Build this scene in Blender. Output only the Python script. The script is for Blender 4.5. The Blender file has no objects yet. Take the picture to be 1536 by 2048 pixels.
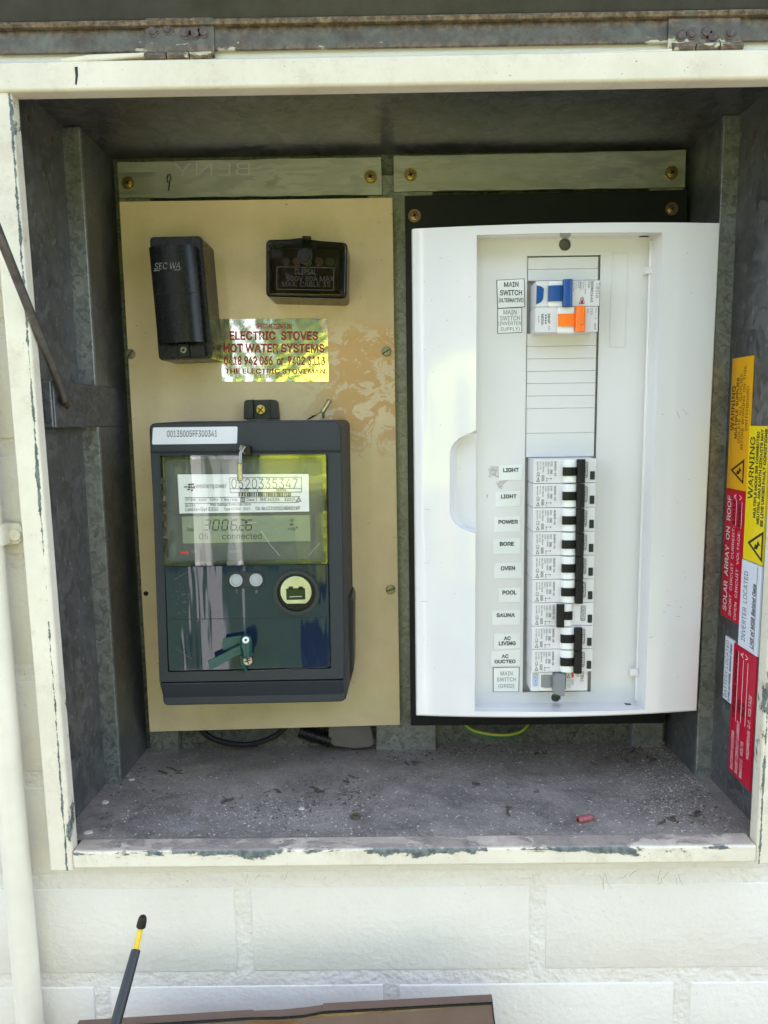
import bpy, bmesh, math, random
from mathutils import Vector, Matrix
from mathutils.geometry import delaunay_2d_cdt
random.seed(7)
C = bpy.context.scene.collection
R = math.radians

# ---------------------------------------------------------------- camera
F = 1450.0                       # focal length in photo pixels (1536 x 2048)
CAM = Vector((0, -.495, 0))
YAW, PIT, ROLL = .00718, -.12734, .01383
M3 = (Matrix.Rotation(YAW, 3, 'Z') @ Matrix.Rotation(PIT, 3, 'X') @ Matrix.Rotation(ROLL, 3, 'Y'))
cam = bpy.data.cameras.new('camera'); co = bpy.data.objects.new('camera', cam); C.objects.link(co)
co.matrix_world = Matrix.Translation(CAM) @ (M3 @ Matrix.Rotation(R(90), 3, 'X')).to_4x4()
cam.sensor_fit = 'VERTICAL'; cam.sensor_height = 36; cam.sensor_width = 27
cam.lens = F / 2048 * 36; cam.clip_start = .01; cam.clip_end = 500
sc = bpy.context.scene; sc.camera = co
sc.render.resolution_x = 768; sc.render.resolution_y = 1024

# ---------------------------------------------------------------- sky, sun, exposure
SUN_EL, SUN_AZ = R(64), R(18)     # the sun stands high behind the brick wall
w = bpy.data.worlds.new('World'); sc.world = w; w.use_nodes = True
nt = w.node_tree; nt.nodes.clear()
sky = nt.nodes.new('ShaderNodeTexSky'); sky.sky_type = 'NISHITA'; sky.sun_disc = False
sky.sun_elevation = SUN_EL; sky.sun_rotation = SUN_AZ; sky.air_density = 1.0; sky.dust_density = 2.0
bg = nt.nodes.new('ShaderNodeBackground'); bg.inputs[1].default_value = .13
wo = nt.nodes.new('ShaderNodeOutputWorld')
hs = nt.nodes.new('ShaderNodeHueSaturation'); hs.inputs['Saturation'].default_value = .7
nt.links.new(sky.outputs[0], hs.inputs['Color']); nt.links.new(hs.outputs[0], bg.inputs[0]); nt.links.new(bg.outputs[0], wo.inputs[0])
sl = bpy.data.lights.new('sun', 'SUN'); sl.energy = 2.8; sl.angle = R(.5); sl.color = (1, .95, .87)
so = bpy.data.objects.new('sun', sl); C.objects.link(so)
sd = Vector((math.sin(SUN_AZ) * math.cos(SUN_EL), math.cos(SUN_AZ) * math.cos(SUN_EL), math.sin(SUN_EL)))
so.rotation_euler = (-sd).to_track_quat('-Z', 'Y').to_euler()
sc.view_settings.view_transform = 'Standard'; sc.view_settings.look = 'None'
sc.view_settings.exposure = 2.88; sc.view_settings.gamma = 1

# ---------------------------------------------------------------- measuring: photo pixel -> point on a known plane
def ray(u, v): return M3 @ Vector(((u - 768) / F, 1, -(v - 1024) / F))
def PY(u, v, Y):
    r = ray(u, v); return CAM + r * ((Y - CAM.y) / r.y)
def PX(u, v, X):
    r = ray(u, v); return CAM + r * ((X - CAM.x) / r.x)
def PZ(u, v, Z):
    r = ray(u, v); return CAM + r * ((Z - CAM.z) / r.z)
def Q(u, v, Y):
    p = PY(u, v, Y); return (p.x, p.z)
def QL(pts, Y): return [Q(u, v, Y) for u, v in pts]

# ---------------------------------------------------------------- materials
MATS = {}
class NT:
    def __init__(s, name):
        s.m = bpy.data.materials.new(name); s.m.use_nodes = True; s.t = s.m.node_tree
        s.b = s.t.nodes['Principled BSDF']; MATS[name] = s.m
        s.tc = s.t.nodes.new('ShaderNodeTexCoord'); s.geo = s.t.nodes.new('ShaderNodeNewGeometry')
    def n(s, ty, **k):
        o = s.t.nodes.new(ty)
        for a, b in k.items(): setattr(o, a, b)
        return o
    def l(s, a, b): s.t.links.new(a, b)
    def coords(s, world=True, scale=(1, 1, 1)):
        mp = s.n('ShaderNodeMapping'); mp.inputs['Scale'].default_value = scale
        s.l(s.geo.outputs['Position'] if world else s.tc.outputs['Object'], mp.inputs[0]); return mp.outputs[0]
    def noise(s, sc_, det=4, rough=.6, world=True, stretch=(1, 1, 1), dist=0):
        o = s.n('ShaderNodeTexNoise'); o.inputs['Scale'].default_value = sc_; o.inputs['Detail'].default_value = det
        o.inputs['Roughness'].default_value = rough; o.inputs['Distortion'].default_value = dist
        s.l(s.coords(world, stretch), o.inputs['Vector']); return o.outputs['Fac']
    def ramp(s, fac, p0, p1):
        o = s.n('ShaderNodeMapRange'); o.inputs['From Min'].default_value = p0; o.inputs['From Max'].default_value = p1
        s.l(fac, o.inputs[0]); return o.outputs[0]
    def mix(s, fac, a, b):
        o = s.n('ShaderNodeMix', data_type='RGBA')
        if isinstance(fac, float): o.inputs[0].default_value = fac
        else: s.l(fac, o.inputs[0])
        for i, x in ((6, a), (7, b)):
            if isinstance(x, (tuple, list)): o.inputs[i].default_value = (*x, 1)
            else: s.l(x, o.inputs[i])
        return o.outputs[2]
    def math(s, op, a, b=0.0, clamp=False):
        o = s.n('ShaderNodeMath', operation=op); o.use_clamp = clamp
        for i, x in ((0, a), (1, b)):
            if isinstance(x, (int, float)): o.inputs[i].default_value = x
            else: s.l(x, o.inputs[i])
        return o.outputs[0]
    def pos(s, ax):
        o = s.n('ShaderNodeSeparateXYZ'); s.l(s.geo.outputs['Position'], o.inputs[0]); return o.outputs[ax]
    def bump(s, fac, strength, dist=.001, prev=None):
        o = s.n('ShaderNodeBump'); o.inputs['Strength'].default_value = strength; o.inputs['Distance'].default_value = dist
        s.l(fac, o.inputs['Height'])
        if prev is not None: s.l(prev, o.inputs['Normal'])
        return o.outputs[0]
    def col(s, x):
        if isinstance(x, (tuple, list)): s.b.inputs['Base Color'].default_value = (*x, 1)
        else: s.l(x, s.b.inputs['Base Color'])
    def rough(s, x):
        if isinstance(x, (int, float)): s.b.inputs['Roughness'].default_value = x
        else: s.l(x, s.b.inputs['Roughness'])
    def nrm(s, x): s.l(x, s.b.inputs['Normal'])

def simple(name, c, rough=.5, metal=0.0, var=.12, vs=60, bs=0, bd=.0004, bstr=.4, world=True, c2=None, smudge=0.0):
    t = NT(name); n = t.noise(vs, 5, .65, world)
    a = c; b = c2 or tuple(x * (1 - var) for x in c)
    t.col(t.mix(t.ramp(n, .35, .7), a, b)); t.b.inputs['Metallic'].default_value = metal
    if smudge:
        t.rough(t.math('ADD', rough, t.math('MULTIPLY', t.ramp(t.noise(vs * .4, 6, .7, world), .35, .75), smudge)))
    else: t.rough(rough)
    if bs: t.nrm(t.bump(t.noise(bs, 3, .6, world), bstr, bd))
    return t.m

def galv(name, dark, light, rough=.42, metal=.85, stretch=(1, 1, 1), tint=None, grime=None, spang=340):
    t = NT(name)
    v = t.n('ShaderNodeTexVoronoi'); v.inputs['Scale'].default_value = spang
    nz = t.n('ShaderNodeTexNoise'); nz.inputs['Scale'].default_value = 90
    cc = t.coords(True, stretch); t.l(cc, nz.inputs['Vector'])
    mx = t.n('ShaderNodeMix', data_type='VECTOR'); mx.inputs[0].default_value = .02
    t.l(cc, mx.inputs[4]); t.l(nz.outputs['Color'], mx.inputs[5]); t.l(mx.outputs[1], v.inputs['Vector'])
    g = t.n('ShaderNodeRGBToBW'); t.l(v.outputs['Color'], g.inputs[0])
    f = t.math('ADD', t.math('MULTIPLY', g.outputs[0], .55), t.math('MULTIPLY', t.noise(25, 5, .7), .6))
    c = t.mix(t.ramp(f, .3, .85), dark, light)
    if tint: c = t.mix(t.math('MULTIPLY', t.ramp(t.noise(7, 3, .6), .4, .7), .5), c, tint)
    if grime:
        c = t.mix(t.ramp(t.noise(330, 4, .7, True, (1, 1, .4)), .60, .72), c, grime)
    t.col(c); t.b.inputs['Metallic'].default_value = metal
    t.rough(t.math('ADD', rough, t.math('MULTIPLY', g.outputs[0], .22)))
    t.nrm(t.bump(t.noise(320, 3, .6), .25, .0003))
    return t.m

def painted_rail(name, ax, line, reach, amount, ax2=2, lo=None, hi=None, fine_line=None):
    """cream paint chipped down to the grey primer along a worn edge (line on axis ax), dusty on its upward face"""
    t = NT(name)
    st = (.6, 1, 1.3) if ax == 2 else (1.3, 1, .6)
    n = t.noise(34, 9, .74, True, st, .4)
    d = t.math('ABSOLUTE', t.math('SUBTRACT', t.pos(ax), line))
    near = t.ramp(d, reach, 0)
    f = t.math('ADD', t.math('MULTIPLY', t.math('SUBTRACT', n, .5), 2.7), t.math('MULTIPLY', near, amount))
    if lo is not None: f = t.math('SUBTRACT', f, t.math('MULTIPLY', t.ramp(t.pos(ax2), lo, hi), .5))
    chip = t.ramp(f, .50, .53)
    if fine_line is not None:
        d2 = t.math('ABSOLUTE', t.math('ADD', t.math('SUBTRACT', t.pos(ax), fine_line), t.math('MULTIPLY', t.math('SUBTRACT', t.noise(60, 6, .8, True, (.2, 1, 1)), .5), .0026)))
        wv = t.math('MULTIPLY', t.ramp(t.noise(20, 7, .85), .42, .66), .0018)
        ln_ = t.math('LESS_THAN', d2, wv); chip = t.math('MAXIMUM', chip, ln_)
    base = t.mix(t.ramp(t.noise(14, 5, .7), .35, .7), (.77, .715, .575), (.66, .60, .47))
    base = t.mix(t.math('MULTIPLY', t.ramp(t.noise(30, 10, .82), .52, .68), .5), base, (.50, .40, .28))
    base = t.mix(t.ramp(t.noise(240, 5, .8), .66, .76), base, (.36, .30, .22))
    c = t.mix(t.math('MULTIPLY', t.ramp(f, .38, .50), .55), base, (.60, .50, .37))
    c = t.mix(chip, c, t.mix(t.ramp(t.noise(200), .4, .6), (.07, .09, .088), (.17, .195, .18)))
    c = t.mix(t.ramp(t.noise(700, 2, .5), .735, .765), c, (.1, .08, .06))
    sep = t.n('ShaderNodeSeparateXYZ'); t.l(t.geo.outputs['Normal'], sep.inputs[0])
    up = t.math('MULTIPLY', t.ramp(sep.outputs[2], .6, .95), t.ramp(t.noise(60, 6, .8), .25, .55))
    c = t.mix(t.math('MULTIPLY', up, .85), c, (.40, .32, .265))
    t.col(c); t.rough(.5)
    h = t.math('SUBTRACT', t.math('MULTIPLY', t.noise(90, 4, .6, True, (.3, 1, 1)), .3), chip)
    t.nrm(t.bump(h, .7, .0006))
    return t.m

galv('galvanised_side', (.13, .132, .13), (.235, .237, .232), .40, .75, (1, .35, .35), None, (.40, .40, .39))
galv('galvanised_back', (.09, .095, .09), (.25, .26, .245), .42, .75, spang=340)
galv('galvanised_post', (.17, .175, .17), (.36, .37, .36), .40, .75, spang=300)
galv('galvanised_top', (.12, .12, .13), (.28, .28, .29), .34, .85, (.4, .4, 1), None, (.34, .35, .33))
galv('zinc_strip', (.42, .42, .41), (.56, .56, .55), .33, .9, (.2, 1, 1), (.38, .38, .34))
galv('zinc_bracket', (.09, .09, .095), (.22, .22, .23), .42, .8)
simple('faint_emboss', (.66, .66, .63), .30, .9)
simple('cut_edge', (.62, .62, .58), .45, .5)
simple('rod_steel', (.085, .075, .07), .45, .6, var=.35, vs=120, bs=400, c2=(.16, .15, .14))
simple('rust', (.20, .065, .02), .85, 0, var=.5, vs=300, bs=600, c2=(.07, .03, .02))
simple('red_brown_rivet', (.075, .045, .04), .6, .2, var=.4, vs=400, c2=(.14, .12, .11))
simple('meter_panel_beige', (.47, .375, .20), .38, 0, var=.14, vs=9, c2=(.40, .31, .16), smudge=.2)
t = NT('meter_panel_worn')
base = t.mix(t.ramp(t.noise(8, 6, .7), .35, .7), (.76, .60, .375), (.60, .455, .27))
base = t.mix(t.math('MULTIPLY', t.ramp(t.noise(40, 9, .8, True, (1, 1, .5)), .58, .75), .35), base, (.40, .30, .18))
zone = t.math('MULTIPLY', t.ramp(t.pos(0), -.085, -.04), t.math('MULTIPLY', t.ramp(t.pos(2), -.050, .0), t.ramp(t.pos(2), .088, .070)))
f0 = t.math('ADD', t.noise(42, 10, .72, True, (1, 1, 1.2), 1.4), t.math('MULTIPLY', t.noise(9, 2, .5), .25))
st = t.math('MULTIPLY', zone, t.ramp(f0, .605, .63))
c = t.mix(t.math('MULTIPLY', st, .85), base, (.62, .36, .12))
st2 = t.math('MULTIPLY', zone, t.math('MULTIPLY', t.ramp(f0, .57, .60), t.ramp(f0, .63, .605)))
c = t.mix(t.math('MULTIPLY', st2, .55), c, (.72, .60, .44))
c = t.mix(t.ramp(t.noise(210, 4, .7, True, (.4, 1, 1)), .68, .74), c, (.20, .13, .07))
t.col(c); t.rough(t.math('ADD', .34, t.math('MULTIPLY', st, .3))); t.nrm(t.bump(t.noise(500), .08, .0002))
simple('black_plastic', (.009, .009, .009), .24, 0, var=.2, bs=60, bd=.0004, bstr=.1, smudge=.1)
simple('black_panel', (.014, .015, .017), .28, 0, var=.2, smudge=.25)
simple('bakelite_dark', (.02, .015, .013), .25, 0, var=.3)
simple('moulded_mark', (.06, .05, .045), .5)
simple('link_brown', (.13, .085, .06), .4, 0, var=.5, vs=90)
simple('off_white_mark', (.30, .30, .29), .6)
simple('brass_screw', (.58, .43, .16), .28, .95, var=.45, vs=500, c2=(.30, .22, .10))
simple('copper_screw', (.55, .33, .20), .28, .95, var=.45, vs=500, c2=(.28, .22, .12))
simple('steel_screw', (.55, .54, .50), .3, .95, var=.4, vs=600)
simple('dull_screw', (.30, .29, .20), .4, .8, var=.4, vs=500)
simple('screw_slot', (.015, .012, .01), .7)
simple('meter_grey', (.018, .024, .032), .50, 0, var=.15, bs=1500, bd=.0004, bstr=.6)
simple('meter_grey_smooth', (.015, .021, .029), .38, 0, var=.1)
t = NT('meter_gloss'); t.col((.010, .018, .038)); t.rough(.035); t.b.inputs['IOR'].default_value = 1.55
t.nrm(t.bump(t.noise(36, 3, .5, True, (1.0, 1, .10)), .17, .0045))
simple('meter_inner', (.10, .105, .10), .35, 0, var=.1)
simple('label_white', (.80, .81, .79), .35, 0, var=.05)
simple('label_paper', (.78, .79, .77), .38, 0, var=.06, bs=90, bd=.0004, bstr=.25)
simple('label_serial', (.66, .68, .72), .4, 0, var=.06)
simple('ink_black', (.012, .012, .013), .5)
simple('ink_grey', (.07, .07, .075), .5)
simple('ink_light', (.20, .22, .23), .5)
simple('ink_red', (.36, .004, .02), .45)
simple('ink_blue', (.03, .22, .62), .45)
simple('ink_white', (.85, .84, .84), .5)
simple('lcd', (.26, .30, .20), .18, 0, var=.06)
simple('lcd_segment', (.045, .05, .04), .4)
simple('button_grey', (.36, .39, .41), .35)
simple('port_metal', (.62, .64, .52), .28, .85, var=.2)
simple('port_glass', (.02, .025, .01), .08)
simple('seal_green', (.006, .065, .055), .25, 0, var=.2)
simple('seal_white', (.7, .7, .66), .4)
simple('wire_steel', (.42, .41, .39), .3, .9, var=.3, vs=900)
simple('ferrule_metal', (.50, .47, .40), .3, .9, var=.4, vs=900)
simple('led_red', (.75, .03, .05), .3)
simple('board_white', (.72, .705, .70), .11, 0, var=.02, vs=12, bs=14, bd=.0012, bstr=.10, smudge=.12)
_b = MATS['board_white'].node_tree.nodes['Principled BSDF']; _b.inputs['Coat Weight'].default_value = .6; _b.inputs['Coat Roughness'].default_value = .06
simple('board_white_matt', (.70, .685, .67), .30, 0, var=.025, vs=14, smudge=.1)
simple('blank_white', (.69, .675, .66), .34, 0, var=.02)
simple('breaker_white', (.66, .645, .635), .38, 0, var=.03, vs=90)
simple('toggle_housing', (.78, .78, .77), .28, 0, var=.03)
simple('toggle_black', (.008, .008, .009), .42, 0, var=.2)
for _n in ('black_plastic', 'black_panel', 'bakelite_dark', 'toggle_black'): MATS[_n].node_tree.nodes['Principled BSDF'].inputs['Specular IOR Level'].default_value = .3
simple('slot_grey', (.30, .31, .33), .5)
simple('toggle_grey', (.20, .21, .215), .38, 0, var=.08)
simple('toggle_blue', (.010, .075, .27), .30, 0, var=.1)
simple('toggle_orange', (.93, .19, .015), .32, 0, var=.08)
simple('teal_strip', (.06, .22, .32), .35)
simple('dark_void', (.004, .004, .004), .8)
simple('sign_amber', (.80, .40, .012), .32, 0, var=.05, vs=20)
simple('sign_yellow', (.86, .66, .01), .32, 0, var=.05, vs=20)
simple('sign_red', (.55, .008, .035), .30, 0, var=.08, vs=20)
simple('sign_white', (.74, .77, .82), .32, 0, var=.04, vs=20)
simple('shaft_black', (.018, .018, .018), .42, 0, var=.3, vs=300)
simple('shaft_yellow', (.78, .50, .01), .35, 0, var=.12, vs=200)
simple('bit_black', (.03, .028, .027), .38, .5, var=.5, vs=500, bs=500)
t = NT('brown_gloss')
n = t.noise(13, 7, .7, True, (.5, 1, 2.2), .5)
t.col(t.mix(t.ramp(n, .35, .7), (.13, .058, .022), (.24, .13, .05))); t.rough(t.ramp(t.noise(30, 5, .6), .3, 2.2))
t.b.inputs['Coat Weight'].default_value = .8; t.b.inputs['Coat Roughness'].default_value = .05
t.nrm(t.bump(t.noise(34, 6, .65, True, (.35, 1, 1.6)), .9, .006))
simple('brown_trim', (.13, .08, .06), .42, 0, var=.15)
simple('pvc_cream', (.79, .74, .61), .35, 0, var=.14, vs=16, bs=60, bd=.0004, bstr=.2)
simple('wire_green', (.03, .20, .05), .35)
simple('wire_yellow', (.40, .36, .03), .35)
simple('cable_black', (.01, .01, .01), .35)
simple('grey_tab', (.19, .165, .15), .4, .4, var=.2, bs=300)
simple('crimp_red', (.36, .045, .06), .5, 0, var=.5, vs=500, c2=(.30, .15, .14))
simple('scuff_grey', (.38, .36, .33), .6)
simple('grit', (.34, .31, .27), .9, 0, var=.8, vs=700, c2=(.09, .075, .06))
simple('grit_pale', (.62, .58, .50), .9, 0, var=.3, vs=900)
simple('leaf_litter', (.055, .045, .035), .9, 0, var=.5, vs=500, c2=(.12, .09, .06))
simple('thread_brown', (.26, .22, .17), .9)
simple('web', (.55, .52, .46), .8)
# door flange: weathered galvanised steel with rust, old cream paint
t = NT('door_steel')
g = t.mix(t.ramp(t.noise(60, 6, .7), .3, .7), (.058, .055, .042), (.15, .15, .118))
zz = t.pos(2)
H0, H1 = PY(700, 97, -.01).z, PY(700, 40, -.01).z
edge = t.math('ADD', t.ramp(zz, H1 - .0095, H1 - .0015), t.math('MULTIPLY', t.ramp(zz, H0 + .005, H0), .7))
ru = t.math('MULTIPLY', edge, t.ramp(t.noise(55, 9, .8), .34, .50))
g = t.mix(ru, g, t.mix(t.ramp(t.noise(220, 5, .7), .4, .6), (.075, .04, .022), (.26, .19, .12)))
g = t.mix(t.math('MULTIPLY', t.ramp(t.noise(70, 9, .82), .50, .64), .75), g, (.10, .065, .04))
cr = t.ramp(t.math('ADD', t.noise(24, 8, .66, True, (1, 1, 2.4), .6), t.math('MULTIPLY', t.ramp(zz, H0 + .006, H0), .10)), .655, .67)
g = t.mix(cr, g, t.mix(t.ramp(t.noise(90), .4, .6), (.46, .42, .28), (.56, .50, .36)))
t.col(g); t.rough(.5); t.b.inputs['Metallic'].default_value = .35; t.nrm(t.bump(t.noise(150, 5, .6), .5, .0008))
simple('door_inner', (.055, .055, .052), .45, .5, var=.4, vs=40, bs=200)
# painted brickwork
def wallpaint(name, bs, bd, st):
    t = NT(name)
    c = t.mix(t.ramp(t.noise(9, 6, .65), .3, .75), (.765, .725, .645), (.70, .655, .57))
    c = t.mix(t.ramp(t.noise(520, 2, .5), .75, .77), c, (.30, .26, .2))
    c = t.mix(t.math('MULTIPLY', t.ramp(t.noise(45, 8, .75), .60, .75), .35), c, (.55, .51, .41))
    t.col(c); t.rough(.42)
    b1 = t.bump(t.noise(bs, 4, .6), st, bd); b2 = t.bump(t.noise(bs * .25, 3, .5), st, bd * 1.6, b1)
    t.nrm(b2)
wallpaint('brick_paint', 230, .0010, .55); wallpaint('mortar_paint', 170, .0024, .75)
# dusty floor of the box
t = NT('floor_dust')
c = t.mix(t.ramp(t.noise(16, 9, .78, True, (1, 1.4, 1), .5), .38, .64), (.155, .137, .123), (.36, .315, .275))
c = t.mix(t.math('MULTIPLY', t.ramp(t.noise(48, 9, .8), .52, .70), .7), c, (.40, .36, .32))
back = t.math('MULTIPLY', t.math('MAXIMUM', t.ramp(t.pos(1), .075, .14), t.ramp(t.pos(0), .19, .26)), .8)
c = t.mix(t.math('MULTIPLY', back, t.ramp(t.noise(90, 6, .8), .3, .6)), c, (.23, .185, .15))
c = t.mix(t.math('MULTIPLY', t.ramp(t.noise(52, 8, .8, True, (1.6, 1, 1), .8), .57, .68), .85), c, (.05, .046, .046))
c = t.mix(t.ramp(t.noise(460, 4, .75), .61, .67), c, (.50, .46, .40))
c = t.mix(t.ramp(t.noise(380, 4, .75, True, (1.2, 1, 1)), .64, .69), c, (.05, .045, .04))
sx = t.math('SUBTRACT', t.pos(0), -.162); sy = t.math('SUBTRACT', t.pos(1), .021)
d2 = t.math('SQRT', t.math('ADD', t.math('MULTIPLY', sx, sx), t.math('MULTIPLY', t.math('MULTIPLY', sy, sy), 2.4)))
st = t.math('MULTIPLY', t.ramp(d2, .021, .010), t.ramp(t.noise(110, 6, .7), .44, .60))
c = t.mix(t.math('MULTIPLY', st, .8), c, (.36, .35, .36))
t.col(c); t.rough(.62); t.b.inputs['Metallic'].default_value = .1
t.nrm(t.bump(t.noise(300, 6, .75), .8, .0012))
# foil sticker
t = NT('foil'); t.col((.95, .95, .95)); t.b.inputs['Metallic'].default_value = 1.0; t.rough(.13)
b0 = t.bump(t.noise(15, 3, .5, True, (1, 1, .5)), .8, .0015)
t.nrm(t.bump(t.noise(150, 4, .6, True, (1, 1, 1)), .16, .0006, b0))
# clear plastics
def clear(name, col, rough=.02, wav=None, dens=1.0):
    t = NT(name); t.t.nodes.remove(t.b)
    tr = t.n('ShaderNodeBsdfTransparent'); tr.inputs[0].default_value = (*col, 1)
    gl = t.n('ShaderNodeBsdfGlossy'); gl.inputs['Roughness'].default_value = rough
    fr = t.n('ShaderNodeFresnel'); fr.inputs['IOR'].default_value = 1.62
    mx = t.n('ShaderNodeMixShader')
    if wav:
        b = t.bump(t.noise(wav[0], 2, .4, True, (1.3, 1, .16)), wav[1], .004); t.l(b, gl.inputs['Normal']); t.l(b, fr.inputs['Normal'])
    t.l(t.math('MULTIPLY', fr.outputs[0], dens), mx.inputs[0]); t.l(tr.outputs[0], mx.inputs[1]); t.l(gl.outputs[0], mx.inputs[2])
    t.l(mx.outputs[0], t.t.nodes['Material Output'].inputs[0])
clear('clear_window', (.98, .985, .98), .02, (24, .15), 1.55)
clear('smoke_cover', (.36, .29, .25), .05, (22, .12), .8)
# garden
simple('lawn', (.06, .105, .022), .9, 0, var=.45, vs=6, c2=(.035, .065, .015))
simple('paving', (.20, .175, .15), .85, 0, var=.2, vs=8)
simple('bark', (.10, .075, .055), .9, 0, var=.4, vs=30)
simple('leaf', (.05, .10, .02), .6, 0, var=.5, vs=3, c2=(.08, .15, .03))
simple('post_paint', (.80, .80, .78), .5)
simple('hivis', (.62, .78, .04), .6, 0, var=.12, vs=12)
t = NT('hivis_jacket'); t.col(t.mix(t.ramp(t.pos(2), -.405, -.395), (.012, .02, .05), (.56, .64, .05))); t.rough(.6)
simple('navy', (.012, .02, .05), .8)
simple('skin', (.45, .27, .19), .55)
simple('hair', (.03, .02, .015), .6)
simple('tape', (.7, .7, .7), .3)

# ---------------------------------------------------------------- mesh helpers
class MB:
    def __init__(s): s.bm = bmesh.new(); s.cur = 0; s.mats = []
    def mat(s, name):
        if name not in s.mats: s.mats.append(name)
        s.cur = s.mats.index(name); return s
    def _add(s, vs, fs):
        b = [s.bm.verts.new(v) for v in vs]
        for f in fs:
            try:
                q = s.bm.faces.new([b[i] for i in f]); q.material_index = s.cur
            except ValueError: pass
        return b
    def merge(s, o):
        me = bpy.data.meshes.new('t'); o.to_mesh(me); n0 = len(s.bm.faces); s.bm.from_mesh(me); s.bm.faces.ensure_lookup_table()
        for f in s.bm.faces[n0:]: f.material_index = s.cur
        bpy.data.meshes.remove(me); o.free()
    def solid(s, vs, fs, bev=0, seg=2, sel=None):
        o = bmesh.new(); b = [o.verts.new(v) for v in vs]
        for f in fs: o.faces.new([b[i] for i in f])
        bmesh.ops.recalc_face_normals(o, faces=o.faces)
        if bev:
            es = [e for e in o.edges if (sel is None or sel(e))]
            bmesh.ops.bevel(o, geom=es, offset=bev, segments=seg, affect='EDGES', profile=.5, clamp_overlap=True)
        s.merge(o); return s
    def box(s, x0, x1, y0, y1, z0, z1, bev=0, seg=2):
        vs = [(x, y, z) for x in (x0, x1) for y in (y0, y1) for z in (z0, z1)]
        fs = [(0, 1, 3, 2), (4, 6, 7, 5), (0, 4, 5, 1), (2, 3, 7, 6), (0, 2, 6, 4), (1, 5, 7, 3)]
        return s.solid(vs, fs, bev, seg)
    def prism(s, pts, y0, y1, bev=0, seg=2, inset_back=0.0):
        """outline in (x, z), front face at y0, back at y1; the front rim is rounded by bev"""
        n = len(pts); vs = [(x, y0, z) for x, z in pts] + [(x, y1, z) for x, z in pts]
        fs = [tuple(range(n)), tuple(range(2 * n - 1, n - 1, -1))] + [(i, (i + 1) % n, n + (i + 1) % n, n + i) for i in range(n)]
        e = 1e-6
        return s.solid(vs, fs, bev, seg, (lambda ed: ed.verts[0].co.y < y0 + e and ed.verts[1].co.y < y0 + e) if bev else None)
    def pframe(s, outer, inner, y0, y1):
        n = len(outer); vs = [(x, y0, z) for x, z in outer] + [(x, y0, z) for x, z in inner] + [(x, y1, z) for x, z in outer] + [(x, y1, z) for x, z in inner]
        fs = []
        for i in range(n):
            j = (i + 1) % n
            fs += [(i, j, n + j, n + i), (i, 2 * n + i, 2 * n + j, j), (n + i, n + j, 3 * n + j, 3 * n + i), (2 * n + i, 3 * n + i, 3 * n + j, 2 * n + j)]
        return s.solid(vs, fs)
    def disc(s, x, z, r, y0, y1, n=20, bev=0, a0=0):
        return s.prism([(x + r * math.cos(a0 + 2 * math.pi * i / n), z + r * math.sin(a0 + 2 * math.pi * i / n)) for i in range(n)], y0, y1, bev)
    def ring(s, x, z, r0, r1, y0, y1, n=28):
        f = lambda r: [(x + r * math.cos(2 * math.pi * i / n), z + r * math.sin(2 * math.pi * i / n)) for i in range(n)]
        return s.pframe(f(r1), f(r0), y0, y1)
    def tube(s, path, r, n=10, cap=True):
        path = [Vector(p) for p in path]; rs = r if isinstance(r, (list, tuple)) else [r] * len(path)
        vs = []; up = Vector((0, 0, 1)); pn = None
        for i, p in enumerate(path):
            d = (path[min(i + 1, len(path) - 1)] - path[max(i - 1, 0)]).normalized()
            a = (pn if pn is not None else (d.orthogonal())); a = (a - d * a.dot(d)).normalized(); pn = a; b = d.cross(a)
            for k in range(n):
                t = 2 * math.pi * k / n; vs.append(p + (a * math.cos(t) + b * math.sin(t)) * rs[i])
        fs = [(i * n + k, i * n + (k + 1) % n, (i + 1) * n + (k + 1) % n, (i + 1) * n + k) for i in range(len(path) - 1) for k in range(n)]
        if cap: fs += [tuple(range(n)), tuple(range((len(path) - 1) * n, len(path) * n))]
        return s.solid(vs, fs)
    def quad(s, a, b, c, d): s._add([a, b, c, d], [(0, 1, 2, 3)]); return s
    def text(s, txt, bl, br, tr, tl, bold=0.0, slant=0.0):
        vs, fs = glyphs(txt, bold, slant); bl, br, tr, tl = map(Vector, (bl, br, tr, tl))
        s._add([(bl * (1 - a) + br * a) * (1 - b) + (tl * (1 - a) + tr * a) * b for a, b in vs], fs); return s
    def ptext(s, txt, u0, v0, u1, v1, Y, bold=0.0, slope=0.0, slant=0.0):
        """horizontal print between two photo corners; slope = rise of the line in pixels"""
        return s.text(txt, PY(u0, v1, Y), PY(u1, v1 + slope, Y), PY(u1, v0 + slope, Y), PY(u0, v0, Y), bold, slant)
    def vtext(s, txt, x0, x1, z0, z1, Y, bold=0.0):
        """print turned a quarter clockwise, read downwards: z0 top, z1 bottom"""
        return s.text(txt, (x0, Y, z0), (x0, Y, z1), (x1, Y, z1), (x1, Y, z0), bold)
    def build(s, name, parent=None, mat=None, smooth=35, root=None):
        off = Vector((0, 0, 0))
        if parent is not None: off = WORLD[parent]
        elif root is not None: off = Vector(root)
        for v in s.bm.verts: v.co -= off
        me = bpy.data.meshes.new(name); s.bm.to_mesh(me); s.bm.free()
        for m in (s.mats or [mat]): me.materials.append(MATS[m])
        if smooth: me.shade_smooth(); me.set_sharp_from_angle(angle=R(smooth))
        o = bpy.data.objects.new(name, me); C.objects.link(o)
        if smooth: wn(o)
        if parent is not None: o.parent = parent; WORLD[o] = off.copy()
        else: o.location = off; WORLD[o] = off.copy()
        return o
WORLD = {}
def wn(o):
    k = o.modifiers.new('normals', 'WEIGHTED_NORMAL'); k.keep_sharp = True; k.weight = 90
GC = {}
SANS = None
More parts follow.
